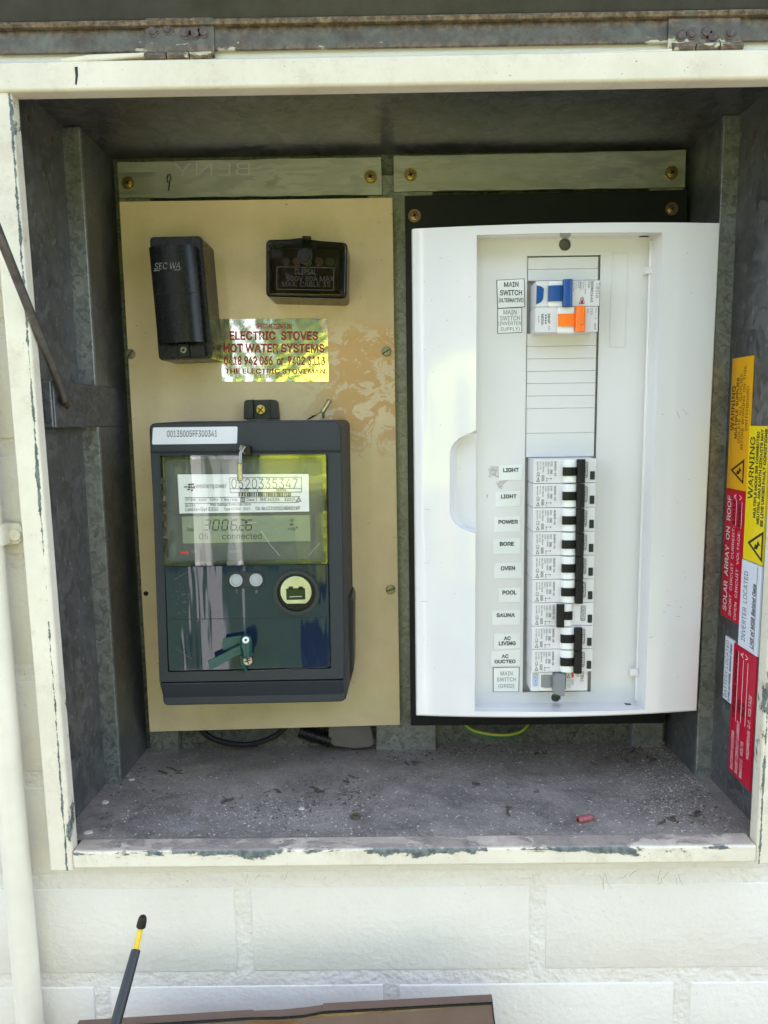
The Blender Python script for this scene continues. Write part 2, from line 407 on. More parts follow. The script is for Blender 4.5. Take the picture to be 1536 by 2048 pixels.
try:
    import os
    _p = os.path.join(bpy.utils.resource_path('LOCAL'), 'datafiles', 'fonts', 'Inter.woff2')
    if os.path.exists(_p): SANS = bpy.data.fonts.load(_p)
except Exception: SANS = None
def glyphs(txt, bold, slant):
    """outline of a line of print, thickened by bold and filled; normalised to the unit square"""
    k = (txt, bold, slant)
    if k in GC: return GC[k]
    cu = bpy.data.curves.new('print', 'FONT'); cu.body = txt; cu.resolution_u = 2; cu.fill_mode = 'NONE'
    if SANS: cu.font = SANS
    ob = bpy.data.objects.new('print', cu); C.objects.link(ob); bpy.context.view_layer.update()
    me = bpy.data.meshes.new_from_object(ob); P = [v.co.xy.copy() for v in me.vertices]; E = [tuple(e.vertices) for e in me.edges]
    bpy.data.objects.remove(ob); bpy.data.curves.remove(cu); bpy.data.meshes.remove(me)
    adj = {}
    for i, j in E: adj.setdefault(i, []).append(j); adj.setdefault(j, []).append(i)
    seen = set(); loops = []
    for st in range(len(P)):
        if st in seen or st not in adj: continue
        lp = [st]; seen.add(st); cur = st
        while True:
            nx = [q for q in sorted(adj[cur]) if q not in seen]
            if not nx: break
            cur = nx[0]; seen.add(cur); lp.append(cur)
        if len(lp) > 2: loops.append(lp)
    ar = lambda lp: sum(P[lp[i - 1]].cross(P[lp[i]]) for i in range(len(lp))) / 2
    sg = 1 if ar(max(loops, key=lambda l: abs(ar(l)))) > 0 else -1
    N = [p.copy() for p in P]
    if bold:
        for lp in loops:
            for i, v in enumerate(lp):
                d1 = (P[v] - P[lp[i - 1]]); d2 = (P[lp[(i + 1) % len(lp)]] - P[v])
                if d1.length < 1e-9 or d2.length < 1e-9: continue
                d1.normalize(); d2.normalize(); n1 = Vector((d1.y, -d1.x)) * sg; n2 = Vector((d2.y, -d2.x)) * sg; nn = n1 + n2
                if nn.length < .3: nn = n1
                else: nn = nn / max(.4, nn.length_squared / 2)
                N[v] = P[v] + nn * bold
    if slant: N = [Vector((p.x + slant * p.y, p.y)) for p in N]
    vs, es, fs, *_ = delaunay_2d_cdt(N, E, [], 1, 1e-7)
    segs = [(N[i], N[j]) for i, j in E]; out = []
    for t in fs:
        c = (vs[t[0]] + vs[t[1]] + vs[t[2]]) / 3; w_ = False; cx, cy = c.x, c.y
        for p, q in segs:
            if (p.y > cy) != (q.y > cy) and cx < (q.x - p.x) * (cy - p.y) / (q.y - p.y) + p.x: w_ = not w_
        if w_: out.append(tuple(t))
    x0 = min(p.x for p in vs); x1 = max(p.x for p in vs); y0 = min(p.y for p in vs); y1 = max(p.y for p in vs)
    GC[k] = ([((p.x - x0) / (x1 - x0), (p.y - y0) / (y1 - y0)) for p in vs], out); return GC[k]
def tag(o, label, cat, group=None, kind=None):
    if label: o['label'] = label
    if cat: o['category'] = cat
    if group: o['group'] = group
    if kind: o['kind'] = kind
    return o
def thing(name, loc, label, cat, group=None):
    o = bpy.data.objects.new(name, None); C.objects.link(o); o.location = loc; o.empty_display_size = .02
    WORLD[o] = Vector(loc); return tag(o, label, cat, group)
def rpoly(pts, r, n=5):
    """round the corners of an outline"""
    out = []; N = len(pts)
    rr = r if isinstance(r, (list, tuple)) else [r] * N
    for i in range(N):
        p = Vector(pts[i]); a = Vector(pts[i - 1]) - p; b = Vector(pts[(i + 1) % N]) - p
        q = rr[i]
        if q <= 0: out.append(tuple(p)); continue
        a.normalize(); b.normalize(); A = p + a * q; B = p + b * q
        for k in range(n + 1):
            t = k / n; out.append(tuple(A * (1 - t) ** 2 + p * 2 * t * (1 - t) + B * t * t))
    return out
def rect(x0, x1, z0, z1): return [(x0, z1), (x1, z1), (x1, z0), (x0, z0)]
def ctr(pts): return (sum(p[0] for p in pts) / len(pts), sum(p[1] for p in pts) / len(pts))

def screw(parent, x, z, y, r, mname, kind='cross', rot=0.0, washer=True, name='screw'):
    m = MB().mat(mname)
    if washer:
        m.ring(x, z, r * .72, r, y - .0010, y, 24); m.disc(x, z, r * .72, y - .0014, y, 20, r * .2)
        m.disc(x, z, r * .45, y - .0023, y, 16, r * .15); h = y - .00235
    else: m.disc(x, z, r, y - .0015, y, 20, r * .3); h = y - .00155
    m.mat('screw_slot'); L = r * (.36 if washer else .68); W = r * .11
    for a in ((rot, rot + math.pi / 2) if kind == 'cross' else (rot,)):
        if kind != 'cross': L = r * .92
        c, s_ = math.cos(a), math.sin(a)
        m.prism([(x + c * L - s_ * W, z + s_ * L + c * W), (x + c * L + s_ * W, z + s_ * L - c * W), (x - c * L + s_ * W, z - s_ * L - c * W), (x - c * L - s_ * W, z - s_ * L + c * W)], h, h + .0004)
    return m.build(name, parent)

# ================================================================ SETTING
GZ = -1.38
m = MB().mat('lawn'); m.box(-60, 60, -60, 1.0, GZ - .3, GZ)
o = m.build('lawn', root=(0, -20, GZ)); tag(o, 'green lawn stretching away in front of the wall', None, None, 'structure')
m = MB().mat('paving'); m.box(-6, 6, -3.2, .05, GZ - .1, GZ + .03)
o = m.build('path', root=(0, -1, GZ)); tag(o, 'pale paved path along the foot of the wall', None, None, 'structure')

# ---- brick wall
WY = .004                                    # face of the bricks
wall = thing('brick_wall', (0, WY, GZ), 'cream painted brick wall around and below the steel meter box', 'wall')
HX0, HX1, HZ0, HZ1 = -.249, .276, -.318, .2335     # hole for the box
m = MB().mat('mortar_paint'); my = WY + .0011
WT = 1.02
m.box(-6, HX0, my, my + .2, GZ, WT); m.box(HX1, 6, my, my + .2, GZ, WT); m.box(HX0, HX1, my, my + .2, GZ, HZ0); m.box(HX0, HX1, my, my + .2, HZ1, WT)
o = m.build('mortar', wall, smooth=0)
z1 = PY(900, 1757, WY).z; z2 = PY(900, 1955, WY).z; PIT_ = z1 - z2; JT = .0122
xj = PY(1075, 1850, WY).x; xl = PY(487, 1850, WY).x; BL_ = xj - xl
print('brick pitch', PIT_, BL_)
bcache = {}
def brick(x0, x1, za, zb):
    if x1 - x0 < .012 or zb - za < .008: return
    k = (round(x1 - x0, 4), round(zb - za, 4))
    if k not in bcache:
        q = MB().mat('brick_paint'); hx, hz = (x1 - x0) / 2, (zb - za) / 2
        q.box(-hx, hx, 0, .02, -hz, hz, .0011, 2)
        me = bpy.data.meshes.new('brick'); q.bm.to_mesh(me); q.bm.free(); me.materials.append(MATS['brick_paint'])
        me.shade_smooth(); me.set_sharp_from_angle(angle=R(50)); bcache[k] = me
    o = bpy.data.objects.new('brick', bcache[k]); C.objects.link(o); o.parent = wall
    o.location = Vector(((x0 + x1) / 2 , WY + random.uniform(0, .0007), (za + zb) / 2)) - WORLD[wall]
    o.rotation_euler = (random.uniform(-.004, .004), random.uniform(-.003, .003), random.uniform(-.002, .002))
for row in range(-2, 12):
    zt = z1 + (row - 0) * PIT_                     # joint centre at the foot of the course
    za, zb = zt + JT / 2, zt + PIT_ - JT / 2
    sh = 0 if row % 2 == 1 else BL_ / 2
    if row == -2: pass
    for i in range(-3, 4):
        a = xj + i * BL_ + sh + JT / 2; b = a + BL_ - JT
        if b < -.62 or a > .62: continue
        if zb > HZ0 and za < HZ1:
            if za < HZ0 - .012 and zb > HZ0:
                pass
            for (p, q) in ((a, min(b, HX0)), (max(a, HX1), b)): brick(p, q, za, zb)
            c0, c1 = max(a, HX0 + .002), min(b, HX1 - .002)
            if za < HZ0: brick(c0, c1, za, HZ0 - .0005)
            if zb > HZ1: brick(c0, c1, HZ1 + .0005, zb)
        else: brick(a, b, za, zb)

# ================================================================ METER BOX
D = .16; FY = -.015
XL, XR, ZF, ZC = -.2332, .2578, -.3075, .2247       # inner faces (rear part), floor, ceiling
XL2, XR2 = XL - .0118, XR + .0112                    # front part of the side walls
box = thing('meter_box', (.012, .08, -.31), 'galvanised steel meter box set in the wall with chipped cream frame and raised door', 'meter box')
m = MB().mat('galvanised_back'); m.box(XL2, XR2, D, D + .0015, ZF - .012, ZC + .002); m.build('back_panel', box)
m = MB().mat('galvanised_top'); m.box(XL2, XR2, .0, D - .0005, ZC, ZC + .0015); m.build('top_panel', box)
m = MB().mat('floor_dust')
NX, NY = 40, 16; vs = []; fs = []
def floor_z(x, y): return -.3030 - .0045 * (y / D) + .0005 * math.sin(31 * x + 3) * math.sin(40 * y)
for j in range(NY + 1):
    for i in range(NX + 1):
        x = XL2 + (XR2 - XL2) * i / NX; y = D * j / NY; vs.append((x, y, floor_z(x, y)))
for j in range(NY):
    for i in range(NX):
        a = j * (NX + 1) + i; fs.append((a, a + 1, a + NX + 2, a + NX + 1))
m._add(vs, fs); m.build('floor_panel', box, smooth=60)
YRL = .088; YRR = .087
# side walls with a folded rib
m = MB().mat('galvanised_side')
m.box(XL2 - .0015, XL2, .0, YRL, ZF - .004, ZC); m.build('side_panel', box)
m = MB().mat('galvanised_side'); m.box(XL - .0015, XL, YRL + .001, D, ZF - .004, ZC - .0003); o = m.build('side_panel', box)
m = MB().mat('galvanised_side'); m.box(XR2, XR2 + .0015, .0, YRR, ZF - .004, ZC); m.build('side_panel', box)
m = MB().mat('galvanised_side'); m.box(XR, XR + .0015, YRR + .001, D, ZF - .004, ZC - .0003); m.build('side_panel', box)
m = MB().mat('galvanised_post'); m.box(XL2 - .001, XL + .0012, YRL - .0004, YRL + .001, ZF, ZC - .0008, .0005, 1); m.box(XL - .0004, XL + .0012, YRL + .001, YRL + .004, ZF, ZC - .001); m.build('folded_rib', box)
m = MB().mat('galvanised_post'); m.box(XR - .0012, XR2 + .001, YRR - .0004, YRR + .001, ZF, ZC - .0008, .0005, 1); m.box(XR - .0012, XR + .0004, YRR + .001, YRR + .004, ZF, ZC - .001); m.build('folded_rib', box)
for (u, v, sz_) in ((56, 236, .0016), (105, 279, .0014), (1512, 268, .0018)):
    X_ = XL2 if u < 700 else XR2; p = PX(u, v, X_); e_ = .0003 if u < 700 else -.0003
    m = MB().mat('rust'); m.solid([(X_ + q_, p.y + sz_ * math.cos(k_ * 1.05) * (1 if k_ % 2 else .7), p.z + sz_ * 1.6 * math.sin(k_ * 1.05)) for q_ in (0, e_) for k_ in range(6)], [tuple(range(6)), tuple(range(11, 5, -1))] + [(i, (i + 1) % 6, 6 + (i + 1) % 6, 6 + i) for i in range(6)]); m.build('rust_spot', box)
# vertical mounting posts at the back
for (u0, u1, Yp, vb) in ((300, 357, .1500, 1503), (752, 872, .1500, 1497), (1264, 1325, .1500, 1484)):
    x0 = PY(u0, 1480, Yp).x; x1 = PY(u1, 1480, Yp).x
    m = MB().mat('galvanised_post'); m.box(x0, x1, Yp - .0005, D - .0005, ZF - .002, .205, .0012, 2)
    m.build('mounting_post', box)
# front frame
ox0 = PY(99, 1740, FY).x; ix0 = PY(143, 1700, FY).x
ixr = PY(1515, 1690, FY).x; oxr = ixr + (ix0 - ox0)
zbt = PY(800, 1697, FY).z; zbb = PY(800, 1733, FY).z
ztb = PY(768, 172, FY).z; ztt = PY(768, 111, FY).z
print('frame', ox0, ix0, ixr, oxr, zbt, zbb, ztb, ztt)
painted_rail('rail_bottom', 2, zbt - .0018, .0080, .64, 0, .24, .40)
painted_rail('rail_left', 0, ix0 - .0008, .0030, .28, 2, -.02, .06, ix0 - .0045)
painted_rail('rail_right', 0, ixr + .0008, .0030, .28, 2, .3, .4, ixr + .0022)
painted_rail('rail_top', 2, ztt, .0018, .15)
m = MB().mat('rail_bottom')
m.box(ix0, ixr, FY, .0015, zbb, zbt, .0022, 3); m.build('frame_rail', box)['label'] = 'bottom frame rail with chipped cream paint'
ixt = PY(21, 192, FY).x; wr = ix0 - ox0
m = MB().mat('rail_left'); zl0, zl1 = zbb - .0022, ztb + .004
m.solid([(x, y, z) for y in (FY + .0008, -.0035) for x, z in ((ixt - wr, zl1), (ixt, zl1), (ix0, zl0), (ox0, zl0))], [(0, 1, 2, 3), (7, 6, 5, 4), (0, 4, 5, 1), (1, 5, 6, 2), (2, 6, 7, 3), (3, 7, 4, 0)], .0018, 3); m.build('frame_rail', box)
m = MB().mat('rail_right'); m.box(ixr, oxr, FY + .0008, -.0025, zbb - .0022, ztb + .004, .0018, 3); m.build('frame_rail', box)
m = MB().mat('rail_top'); m.box(ox0 - .03, oxr + .03, FY - .0012, -.0030, ztb, ztt, .0022, 3); m.build('frame_rail', box)['label'] = 'top frame rail with a short black pen mark'
m = MB().mat('ink_black'); yy = FY - .0014
m.prism(QL([(149, 134), (155, 133), (156, 150), (153, 170), (150, 168), (151, 152)], yy), yy, yy + .0003); m.build('pen_mark', box)
# bracket for the stay, on the left wall
xb = XL + .0020
A0 = PX(95, 765, XL2); A1 = PX(243, 777, XL); B0 = PX(100, 855, XL2); B1 = PX(243, 853, XL)
m = MB().mat('zinc_bracket')
zt_, zb_ = (A0.z + A1.z) / 2, (B0.z + B1.z) / 2
m.box(xb - .0015, xb, .012, .140, zb_, zt_, .0006, 1)
m.box(XL2, xb - .0003, .0085, .0125, zb_, zt_, .0006, 1); br = m.build('stay_bracket', box)
pa = PX(134, 806, xb)
m = MB().mat('rust'); m.tube([(xb - .0005, pa.y, pa.z), (xb + .0012, pa.y, pa.z)], .0042, 10); m.build('rusty_pivot', box)
p1 = PX(131, 800, xb + .004); p1.y -= .001; p2 = PY(-4, 462, -.045); dd = (p2 - p1)
m = MB().mat('rod_steel'); pe = p1 + dd * 3.3
m.tube([pa + Vector((.0, .0, -.001)), p1, p1 + dd * .25 + Vector((.0006, 0, 0)), p1 + dd * .6, p1 + dd, pe], [.0026, .0027, .0028, .0029, .0029, .0029], 12); m.build('stay_rod', box)

# door, hinged at the top and held up
DY = -.010
zd0 = PY(700, 97, DY).z; zd1 = PY(700, 40, DY).z
print('door', zd0, zd1)
door = MB().mat('door_steel'); door.box(-.36, .36, DY, DY + .0016, zd0, zd1, .0006, 1)
dang = R(62); L = .46
dn = Vector((0, -math.cos(dang), math.sin(dang)))
a = Vector((0, DY, zd1))
b = a + dn * L; nrm = Vector((0, math.sin(dang), math.cos(dang))) * .0016
door.mat('door_inner'); door.solid([(x, p.y, p.z) for x in (-.36, .36) for p in (a, b, b + nrm, a + nrm)], [(0, 1, 2, 3), (7, 6, 5, 4), (0, 4, 5, 1), (1, 5, 6, 2), (2, 6, 7, 3), (3, 7, 4, 0)])
dr = door.build('door', box); dr['label'] = 'weathered steel door raised above the box'
m = MB().mat('door_steel')
m.tube([(-.36, DY - .0015, zd1 - .001), (.36, DY - .0015, zd1 - .001)], .0022, 8); m.build('folded_edge', box)
for (u0, u1, riv) in ((291, 427, ((305, 62), (335, 57), (370, 66), (390, 67), (407, 64))), (1338, 1482, ((1362, 71), (1384, 67), (1412, 65), (1424, 75), (1461, 66)))):
    yh = DY - .0016
    m = MB().mat('door_steel'); m.prism(QL([(u0, 36), (u1, 34), (u1 + 2, 114 if u0 < 600 else 105), (u0 - 2, 112 if u0 < 600 else 103)], yh), yh, yh + .0015, .0004, 1)
    x0 = PY(u0, 110, yh).x; x1 = PY(u1, 110, yh).x
    for k in range(3):
        m.tube([(x0 + (x1 - x0) * (k / 3 + .01), yh - .002, ztt + .0022), (x0 + (x1 - x0) * ((k + 1) / 3 - .01), yh - .002, ztt + .0022)], .0026, 10)
    h = m.build('hinge', box)
    for (u, v) in riv:
        x, z = Q(u, v, yh); m = MB().mat('red_brown_rivet'); m.disc(x, z, .0026, yh - .0011, yh, 14, .0009); m.ring(x, z, .0026, .0038, yh - .0003, yh, 14); m.build('rivet', h)
m = MB().mat('brick_paint'); m.box(-.36, .36, DY + .0026, WY + .002, ztt - .004, PY(700, 80, DY).z, .0004, 1); m.build('wall_filler', box)  # wall filler added forward of the bricks so the gap under the door catches light
# packing strips of old sealant above the frame
for (pts) in ([(120, 116), (180, 108), (290, 104), (287, 112), (200, 120), (122, 124)], [(1195, 102), (1345, 96), (1345, 104), (1200, 107)]):
    m = MB().mat('rail_top'); m.prism(QL(pts, FY - .001), FY - .001, FY + .012, .0006, 1); m.build('old_packing', box)

# ================================================================ BACK BOARDS
def strip(pts, label, screws, mark=False):
    Y = .1470; q = QL(pts, Y); x, z = ctr(q)
    s = thing('zinc_strip', (x, Y + .002, min(p[1] for p in q)), label, 'metal strip', 'galvanised strips across the top of the boards')
    # slightly ragged cut edges
    e = []; 
    for i in range(4):
        a, b = Vector(q[i]), Vector(q[(i + 1) % 4]); n = 14 if i % 2 == 0 else 3
        for k in range(n): p = a.lerp(b, k / n); e.append((p.x + random.uniform(-.0002, .0002), p.y + random.uniform(-.0004, .0004)))
    MB().mat('zinc_strip').prism(e, Y, Y + .0022, .0003, 1).build('plate', s)
    for (u, v, mt) in screws:
        x, z = Q(u, v, Y); screw(s, x, z, Y, .0056, mt, 'cross', random.random() * 1.5)
    return s
s1 = strip([(234, 324), (762, 313.5), (765, 390), (239, 397)], 'galvanised strip at top left with a pen scribble and two brass screws', ((256, 366, 'brass_screw'), (741, 354, 'brass_screw')))
m = MB().mat('ink_black'); Y = .1467
hw = [(335, 350), (340, 349), (342, 356), (339, 364), (335, 364), (334, 356), (336, 350)]
m.tube([PY(u, v, Y) for u, v in hw], .0005, 5); m.tube([PY(u, v, Y) for u, v in ((339, 364), (338, 374), (337, 381))], .0005, 5); m.build('pen_scribble', s1)
m = MB().mat('faint_emboss'); Y = .14685
bl, br_, tr_, tl = PY(500, 350, Y), PY(348, 352, Y), PY(348, 327, Y), PY(500, 325, Y)
m.text('BENY', bl, br_, tr_, tl, -.012); m.build('mirrored_lettering', s1)
for (u, v, w_) in ((455, 326, 22), (470, 322, 30), (580, 391, 1), (350, 391, 30), (700, 320, 36), (712, 385, 32), (690, 317, 20)):
    pass
strip([(787, 311.5), (1372.5, 299.5), (1370, 375), (788, 384)], 'galvanised strip at top right above the black panel with two brass screws', ((821, 350, 'brass_screw'), (1343, 346, 'brass_screw')))

# beige meter panel
Y = .137; q = QL([(238, 403), (785, 395), (800, 1450), (299, 1464)], Y)
mp = thing('mounting_board', (ctr(q)[0], Y + .006, q[3][1]), 'beige mounting board with worn orange stain carrying the meter and fuse', 'board')
MB().mat('meter_panel_worn').prism(rpoly(q, .0012, 3), Y, Y + .0065, .0006, 2).build('board', mp)
for (u, v, k) in ((261, 708, .9), (773, 703, .5), (781, 1179, .35)):
    x, z = Q(u, v, Y); screw(mp, x, z, Y, .0043, 'dull_screw', 'slot', k, False)
x, z = Q(292, 1187, Y); MB().mat('screw_slot').disc(x, z, .0022, Y - .0003, Y + .0002, 12).build('screw_hole', mp)
YB = Y
# black panel behind the distribution board
Y = .1405; q = QL([(810, 391), (1376, 379), (1329, 1447), (822, 1452)], Y)
bp = thing('mounting_board', (ctr(q)[0], Y + .006, q[3][1]), 'glossy black mounting board behind the white distribution board', 'board')
MB().mat('black_panel').prism(q, Y, Y + .006, .0008, 2).build('board', bp)
for (u, v) in ((829, 432), (1343, 418)):
    x, z = Q(u, v, Y); screw(bp, x, z, Y, .0053, 'copper_screw', 'cross', .4)

# ================================================================ SERVICE FUSE (black)
Yb = .098
fu = thing('service_fuse', (*Q(365, 600, YB)[:1], YB, Q(365, 720, YB)[1]), 'tall black service fuse holder engraved SEC WA on the beige board', 'fuse holder')
q = QL([(298, 473), (403, 471), (425, 717), (317, 721)], Yb)
MB().mat('black_plastic').prism(rpoly(q, .004), Yb, YB, .0015, 2).build('base', fu)
# curved carrier
Yc = .0845; TL, TR, BR, BL = (Vector(p) for p in QL([(292, 491), (386, 488), (403, 682), (311, 687)], Yc))
vs = []; n = 18
prof = []
for i in range(n + 1):
    t = i / n; d = 1 - abs(2 * t - 1) ** 3.2; prof.append((t, Yc + .007 * (1 - d)))
for zz_ in (0, 1):
    L_, R_ = (TL, TR) if zz_ == 0 else (BL, BR)
    for t, y in prof: p = L_.lerp(R_, t); vs.append((p.x, y, p.y))
    for t in (1, 0): p = L_.lerp(R_, t); vs.append((p.x, Yb, p.y))
N = n + 3
fs = [(i, (i + 1) % N, N + (i + 1) % N, N + i) for i in range(N)] + [tuple(range(N)), tuple(range(2 * N - 1, N - 1, -1))]
m = MB().mat('black_plastic').solid(vs, fs); car = m.build('fuse_carrier', fu, smooth=40)
m = MB().mat('off_white_mark'); yt = Yc - .0002
m.ptext('SEC WA.', 309, 526, 363, 539, yt, -.01, -2, .2); m.ptext('_    _', 307, 541, 361, 542, yt, 0, -2); m.build('engraving', car)
m = MB().mat('bakelite_dark'); a_, b_ = Q(306, 588, Yc - .0003), Q(398, 584, Yc - .0003)
m.quad((a_[0], Yc - .00025, a_[1]), (b_[0], Yc - .00025, b_[1]), (b_[0], Yc - .00025, b_[1] - .0005), (a_[0], Yc - .00025, a_[1] - .0005)); m.build('seam', car)
m = MB().mat('black_plastic'); Ye = Yb - .004
m.prism(rpoly(QL([(331, 691), (408, 689), (411, 711), (333, 713)], Ye), .001), Ye, Yb, .0008, 2)
m.prism(rpoly(QL([(355, 688), (377, 687), (380, 712), (357, 713)], Ye - .002), .001), Ye - .002, Ye, .0006, 2); cl = m.build('sealing_clip', fu)
x, z = Q(367, 700, Ye - .0022); MB().mat('dull_screw').ring(x, z, .0012, .0024, Ye - .0026, Ye - .002, 16).build('sealing_hole', cl)

# ================================================================ LINK BOX (smoky brown cover)
Yn = .097
ln = thing('link_box', (Q(612, 600, YB)[0], YB, Q(612, 612, YB)[1]), 'smoky brown see-through neutral link cover with central bolt', 'terminal cover')
q = QL([(531, 478), (575, 477), (600, 474), (640, 480), (695, 484), (693, 597), (531, 593)], Yn)
m = MB().mat('smoke_cover'); q2 = rpoly(q, [.004, 0, 0, 0, .004, .004, .004])
m.prism(q2, Yn, YB - .001, .003, 3); m.build('cover', ln)
qi = QL([(545, 495), (680, 500), (680, 590), (545, 586)], Yn + .016)
MB().mat('link_brown').prism(qi, Yn + .014, YB, .002).build('base', ln)
for k in range(5):
    x, z = Q(572 + k * 22, 524, Yn + .01); MB().mat('copper_screw' if k % 2 else 'dull_screw').disc(x, z, .0036, Yn + .0085, Yn + .0145, 14, .0006).build('terminal', ln)
m = MB().mat('bakelite_dark'); x, z = Q(610, 513, Yn - .004); m.disc(x, z, .0062, Yn - .0045, Yn, 24, .0008); m.disc(x, z, .0045, Yn - .0065, Yn - .0045, 6, .0006); m.build('bolt', ln)
m = MB().mat('smoke_cover'); m.prism(rpoly(QL([(604, 471), (622, 472), (623, 498), (603, 497)], Yn - .003), .0006), Yn - .003, Yn - .0002, .0005); m.build('lifting_tab', ln)
m = MB().mat('moulded_mark'); yt = Yn - .0003
m.ptext('CLIPSAL', 589, 537, 633, 549, yt, 0, 1); m.ptext('500V 80A MAX', 573, 552, 668, 562, yt, -.005, 1); m.ptext('MAX. CABLE 35', 564, 563, 660, 573, yt, -.005, 1)
qq = [(553, 533), (668, 535), (668, 581), (553, 579)]
m.pframe(rpoly(QL(qq, yt), .0015), rpoly(QL([(u + (1.2 if u < 600 else -1.2), v + (1.2 if v < 550 else -1.2)) for u, v in qq], yt), .0013), yt, yt + .0002); m.build('moulded_lettering', ln)

# ================================================================ FOIL STICKER
Yf = YB - .0006
q = QL([(441, 638), (655, 637), (657, 763), (444, 763)], Yf)
st = thing('foil_sticker', (ctr(q)[0], YB, q[3][1]), 'crinkled silver foil sticker with red print about electric stoves and hot water systems', 'sticker')
m = MB().mat('foil'); N1, N2 = 36, 22; vs = []; fs = []
TLq, TRq, BRq, BLq = [Vector(p) for p in q]
for j in range(N2 + 1):
    for i in range(N1 + 1):
        p = TLq.lerp(TRq, i / N1).lerp(BLq.lerp(BRq, i / N1), j / N2)
        vs.append((p.x, Yf + .00011 * math.sin(i * .9 + j * .5) * math.sin(j * 1.1) * (0 if i in (0, N1) else 1), p.y))
for j in range(N2):
    for i in range(N1): a = j * (N1 + 1) + i; fs.append((a, a + 1, a + N1 + 2, a + N1 + 1))
m._add(vs, fs); m.build('foil', st, smooth=60)
m = MB().mat('ink_red'); yt = Yf - .0005
for (s_, u0, v0, u1, v1, bo) in (('SPECIALISING IN', 511, 647, 583, 657, .012), ('ELECTRIC  STOVES', 459, 662, 636, 680, .022), ('HOT WATER SYSTEMS', 447, 687, 649, 705, .022), ('0418 942 066  or  9402 3113', 448, 712, 650, 730, .018), ('THE ELECTRIC STOVEMAN', 450, 737, 650, 747, .018), ('EC 503  GF 6278', 521, 748, 579, 755, -.01)):
    m.ptext(s_, u0, v0, u1, v1, yt, bo, .5)
m.build('lettering', st)

# ================================================================ ELECTRICITY METER
Ym = .063
me_ = thing('electricity_meter', (Q(500, 1000, YB)[0], YB, Q(500, 1412, YB)[1]), 'dark grey digital electricity meter with clear window and white serial label', 'electricity meter')
def mq(pts, Y=Ym): return QL(pts, Y)
# housing: front outline at Ym, flaring back to the board
front = rpoly(mq([(297, 846), (680, 842), (691, 1404), (326, 1412)]), [.006, .006, .005, .005], 5)
n = len(front); cx_, cz_ = ctr(front)
back = [(x + (.0035 if x > cx_ else -.001), z + (.001 if z > cz_ else -.001)) for x, z in front]
vs = [(x, Ym, z) for x, z in front] + [(x + (.0012 if x > cx_ else -.0004), Ym + .012, z) for x, z in front] + [(x, YB, z) for x, z in back]
fs = [tuple(range(n))] + [(r * n + i, r * n + (i + 1) % n, (r + 1) * n + (i + 1) % n, (r + 1) * n + i) for r in (0, 1) for i in range(n)] + [tuple(range(3 * n - 1, 2 * n - 1, -1))]
e = 1e-6
m = MB().mat('meter_grey').solid(vs, fs, .0016, 3, lambda ed: ed.verts[0].co.y < Ym + e and ed.verts[1].co.y < Ym + e)
m.build('housing', me_, smooth=50)
# darker shroud behind, seen on the right
q = mq([(420, 1190), (704, 1190), (708, 1200), (708, 1335), (692, 1395), (420, 1400)], Ym + .045)
MB().mat('meter_grey_smooth').prism(q, Ym + .040, YB, .001).build('terminal_shroud', me_)
# top band and bottom skirt
m = MB().mat('meter_grey_smooth')
a = [Vector((*mq([(302, 902)])[0],)), Vector((*mq([(682, 899)])[0],))]
m.prism(mq([(301, 902), (682, 899), (682, 901), (301, 904)], Ym - .0003), Ym - .0002, Ym + .0004).mat('screw_slot')
m.prism(mq([(300.5, 903), (682.5, 900), (682.5, 901.6), (300.5, 904.6)], Ym - .0004), Ym - .0004, Ym + .0002)
m.prism(mq([(313.5, 1233.5), (333, 1233.2), (333, 1235), (313.5, 1235.2)], Ym - .0004), Ym - .0003, Ym + .0002)
m.prism(mq([(659, 1229.2), (687.5, 1228.5), (687.5, 1230), (659, 1230.6)], Ym - .0004), Ym - .0003, Ym + .0002)
m.build('seam', me_)['kind'] = 'stuff'
# sloping bottom skirt, a wedge proud of the housing
zz0 = mq([(330, 1362)])[0][1]; 
A, B = mq([(322, 1363)])[0], mq([(688, 1357)])[0]; Cc, Dd = mq([(688, 1402)])[0], mq([(328, 1410)])[0]
m = MB().mat('meter_grey_smooth')
m.solid([(A[0], Ym - .0045, A[1]), (B[0], Ym - .0045, B[1]), (Cc[0], Ym + .002, Cc[1]), (Dd[0], Ym + .002, Dd[1]), (A[0], Ym + .006, A[1] + .002), (B[0], Ym + .006, B[1] + .002), (Cc[0], Ym + .006, Cc[1]), (Dd[0], Ym + .006, Dd[1])],
        [(0, 1, 2, 3), (7, 6, 5, 4), (0, 4, 5, 1), (1, 5, 6, 2), (2, 6, 7, 3), (3, 7, 4, 0)], .0012, 2); m.build('bottom_skirt', me_)
# raised bezel sides: frame ring from 322 to outer
outer = mq([(303, 908), (681, 905), (687, 1357), (319, 1364)], Ym - .004); inner = mq([(322, 914), (655, 910), (662, 1337), (336, 1344)], Ym - .004)
MB().mat('meter_grey').pframe(outer, inner, Ym - .0042, Ym + .002).build('bezel', me_)
# serial label
m = MB().mat('label_serial'); m.prism(rpoly(mq([(306, 855), (475, 853), (474, 887), (304, 889)], Ym - .0003), .0012), Ym - .0003, Ym + .0001)
m.mat('ink_black').ptext('00135005FF300341', 334, 861, 434, 874, Ym - .0005, .0, -.5); m.build('serial_label', me_)
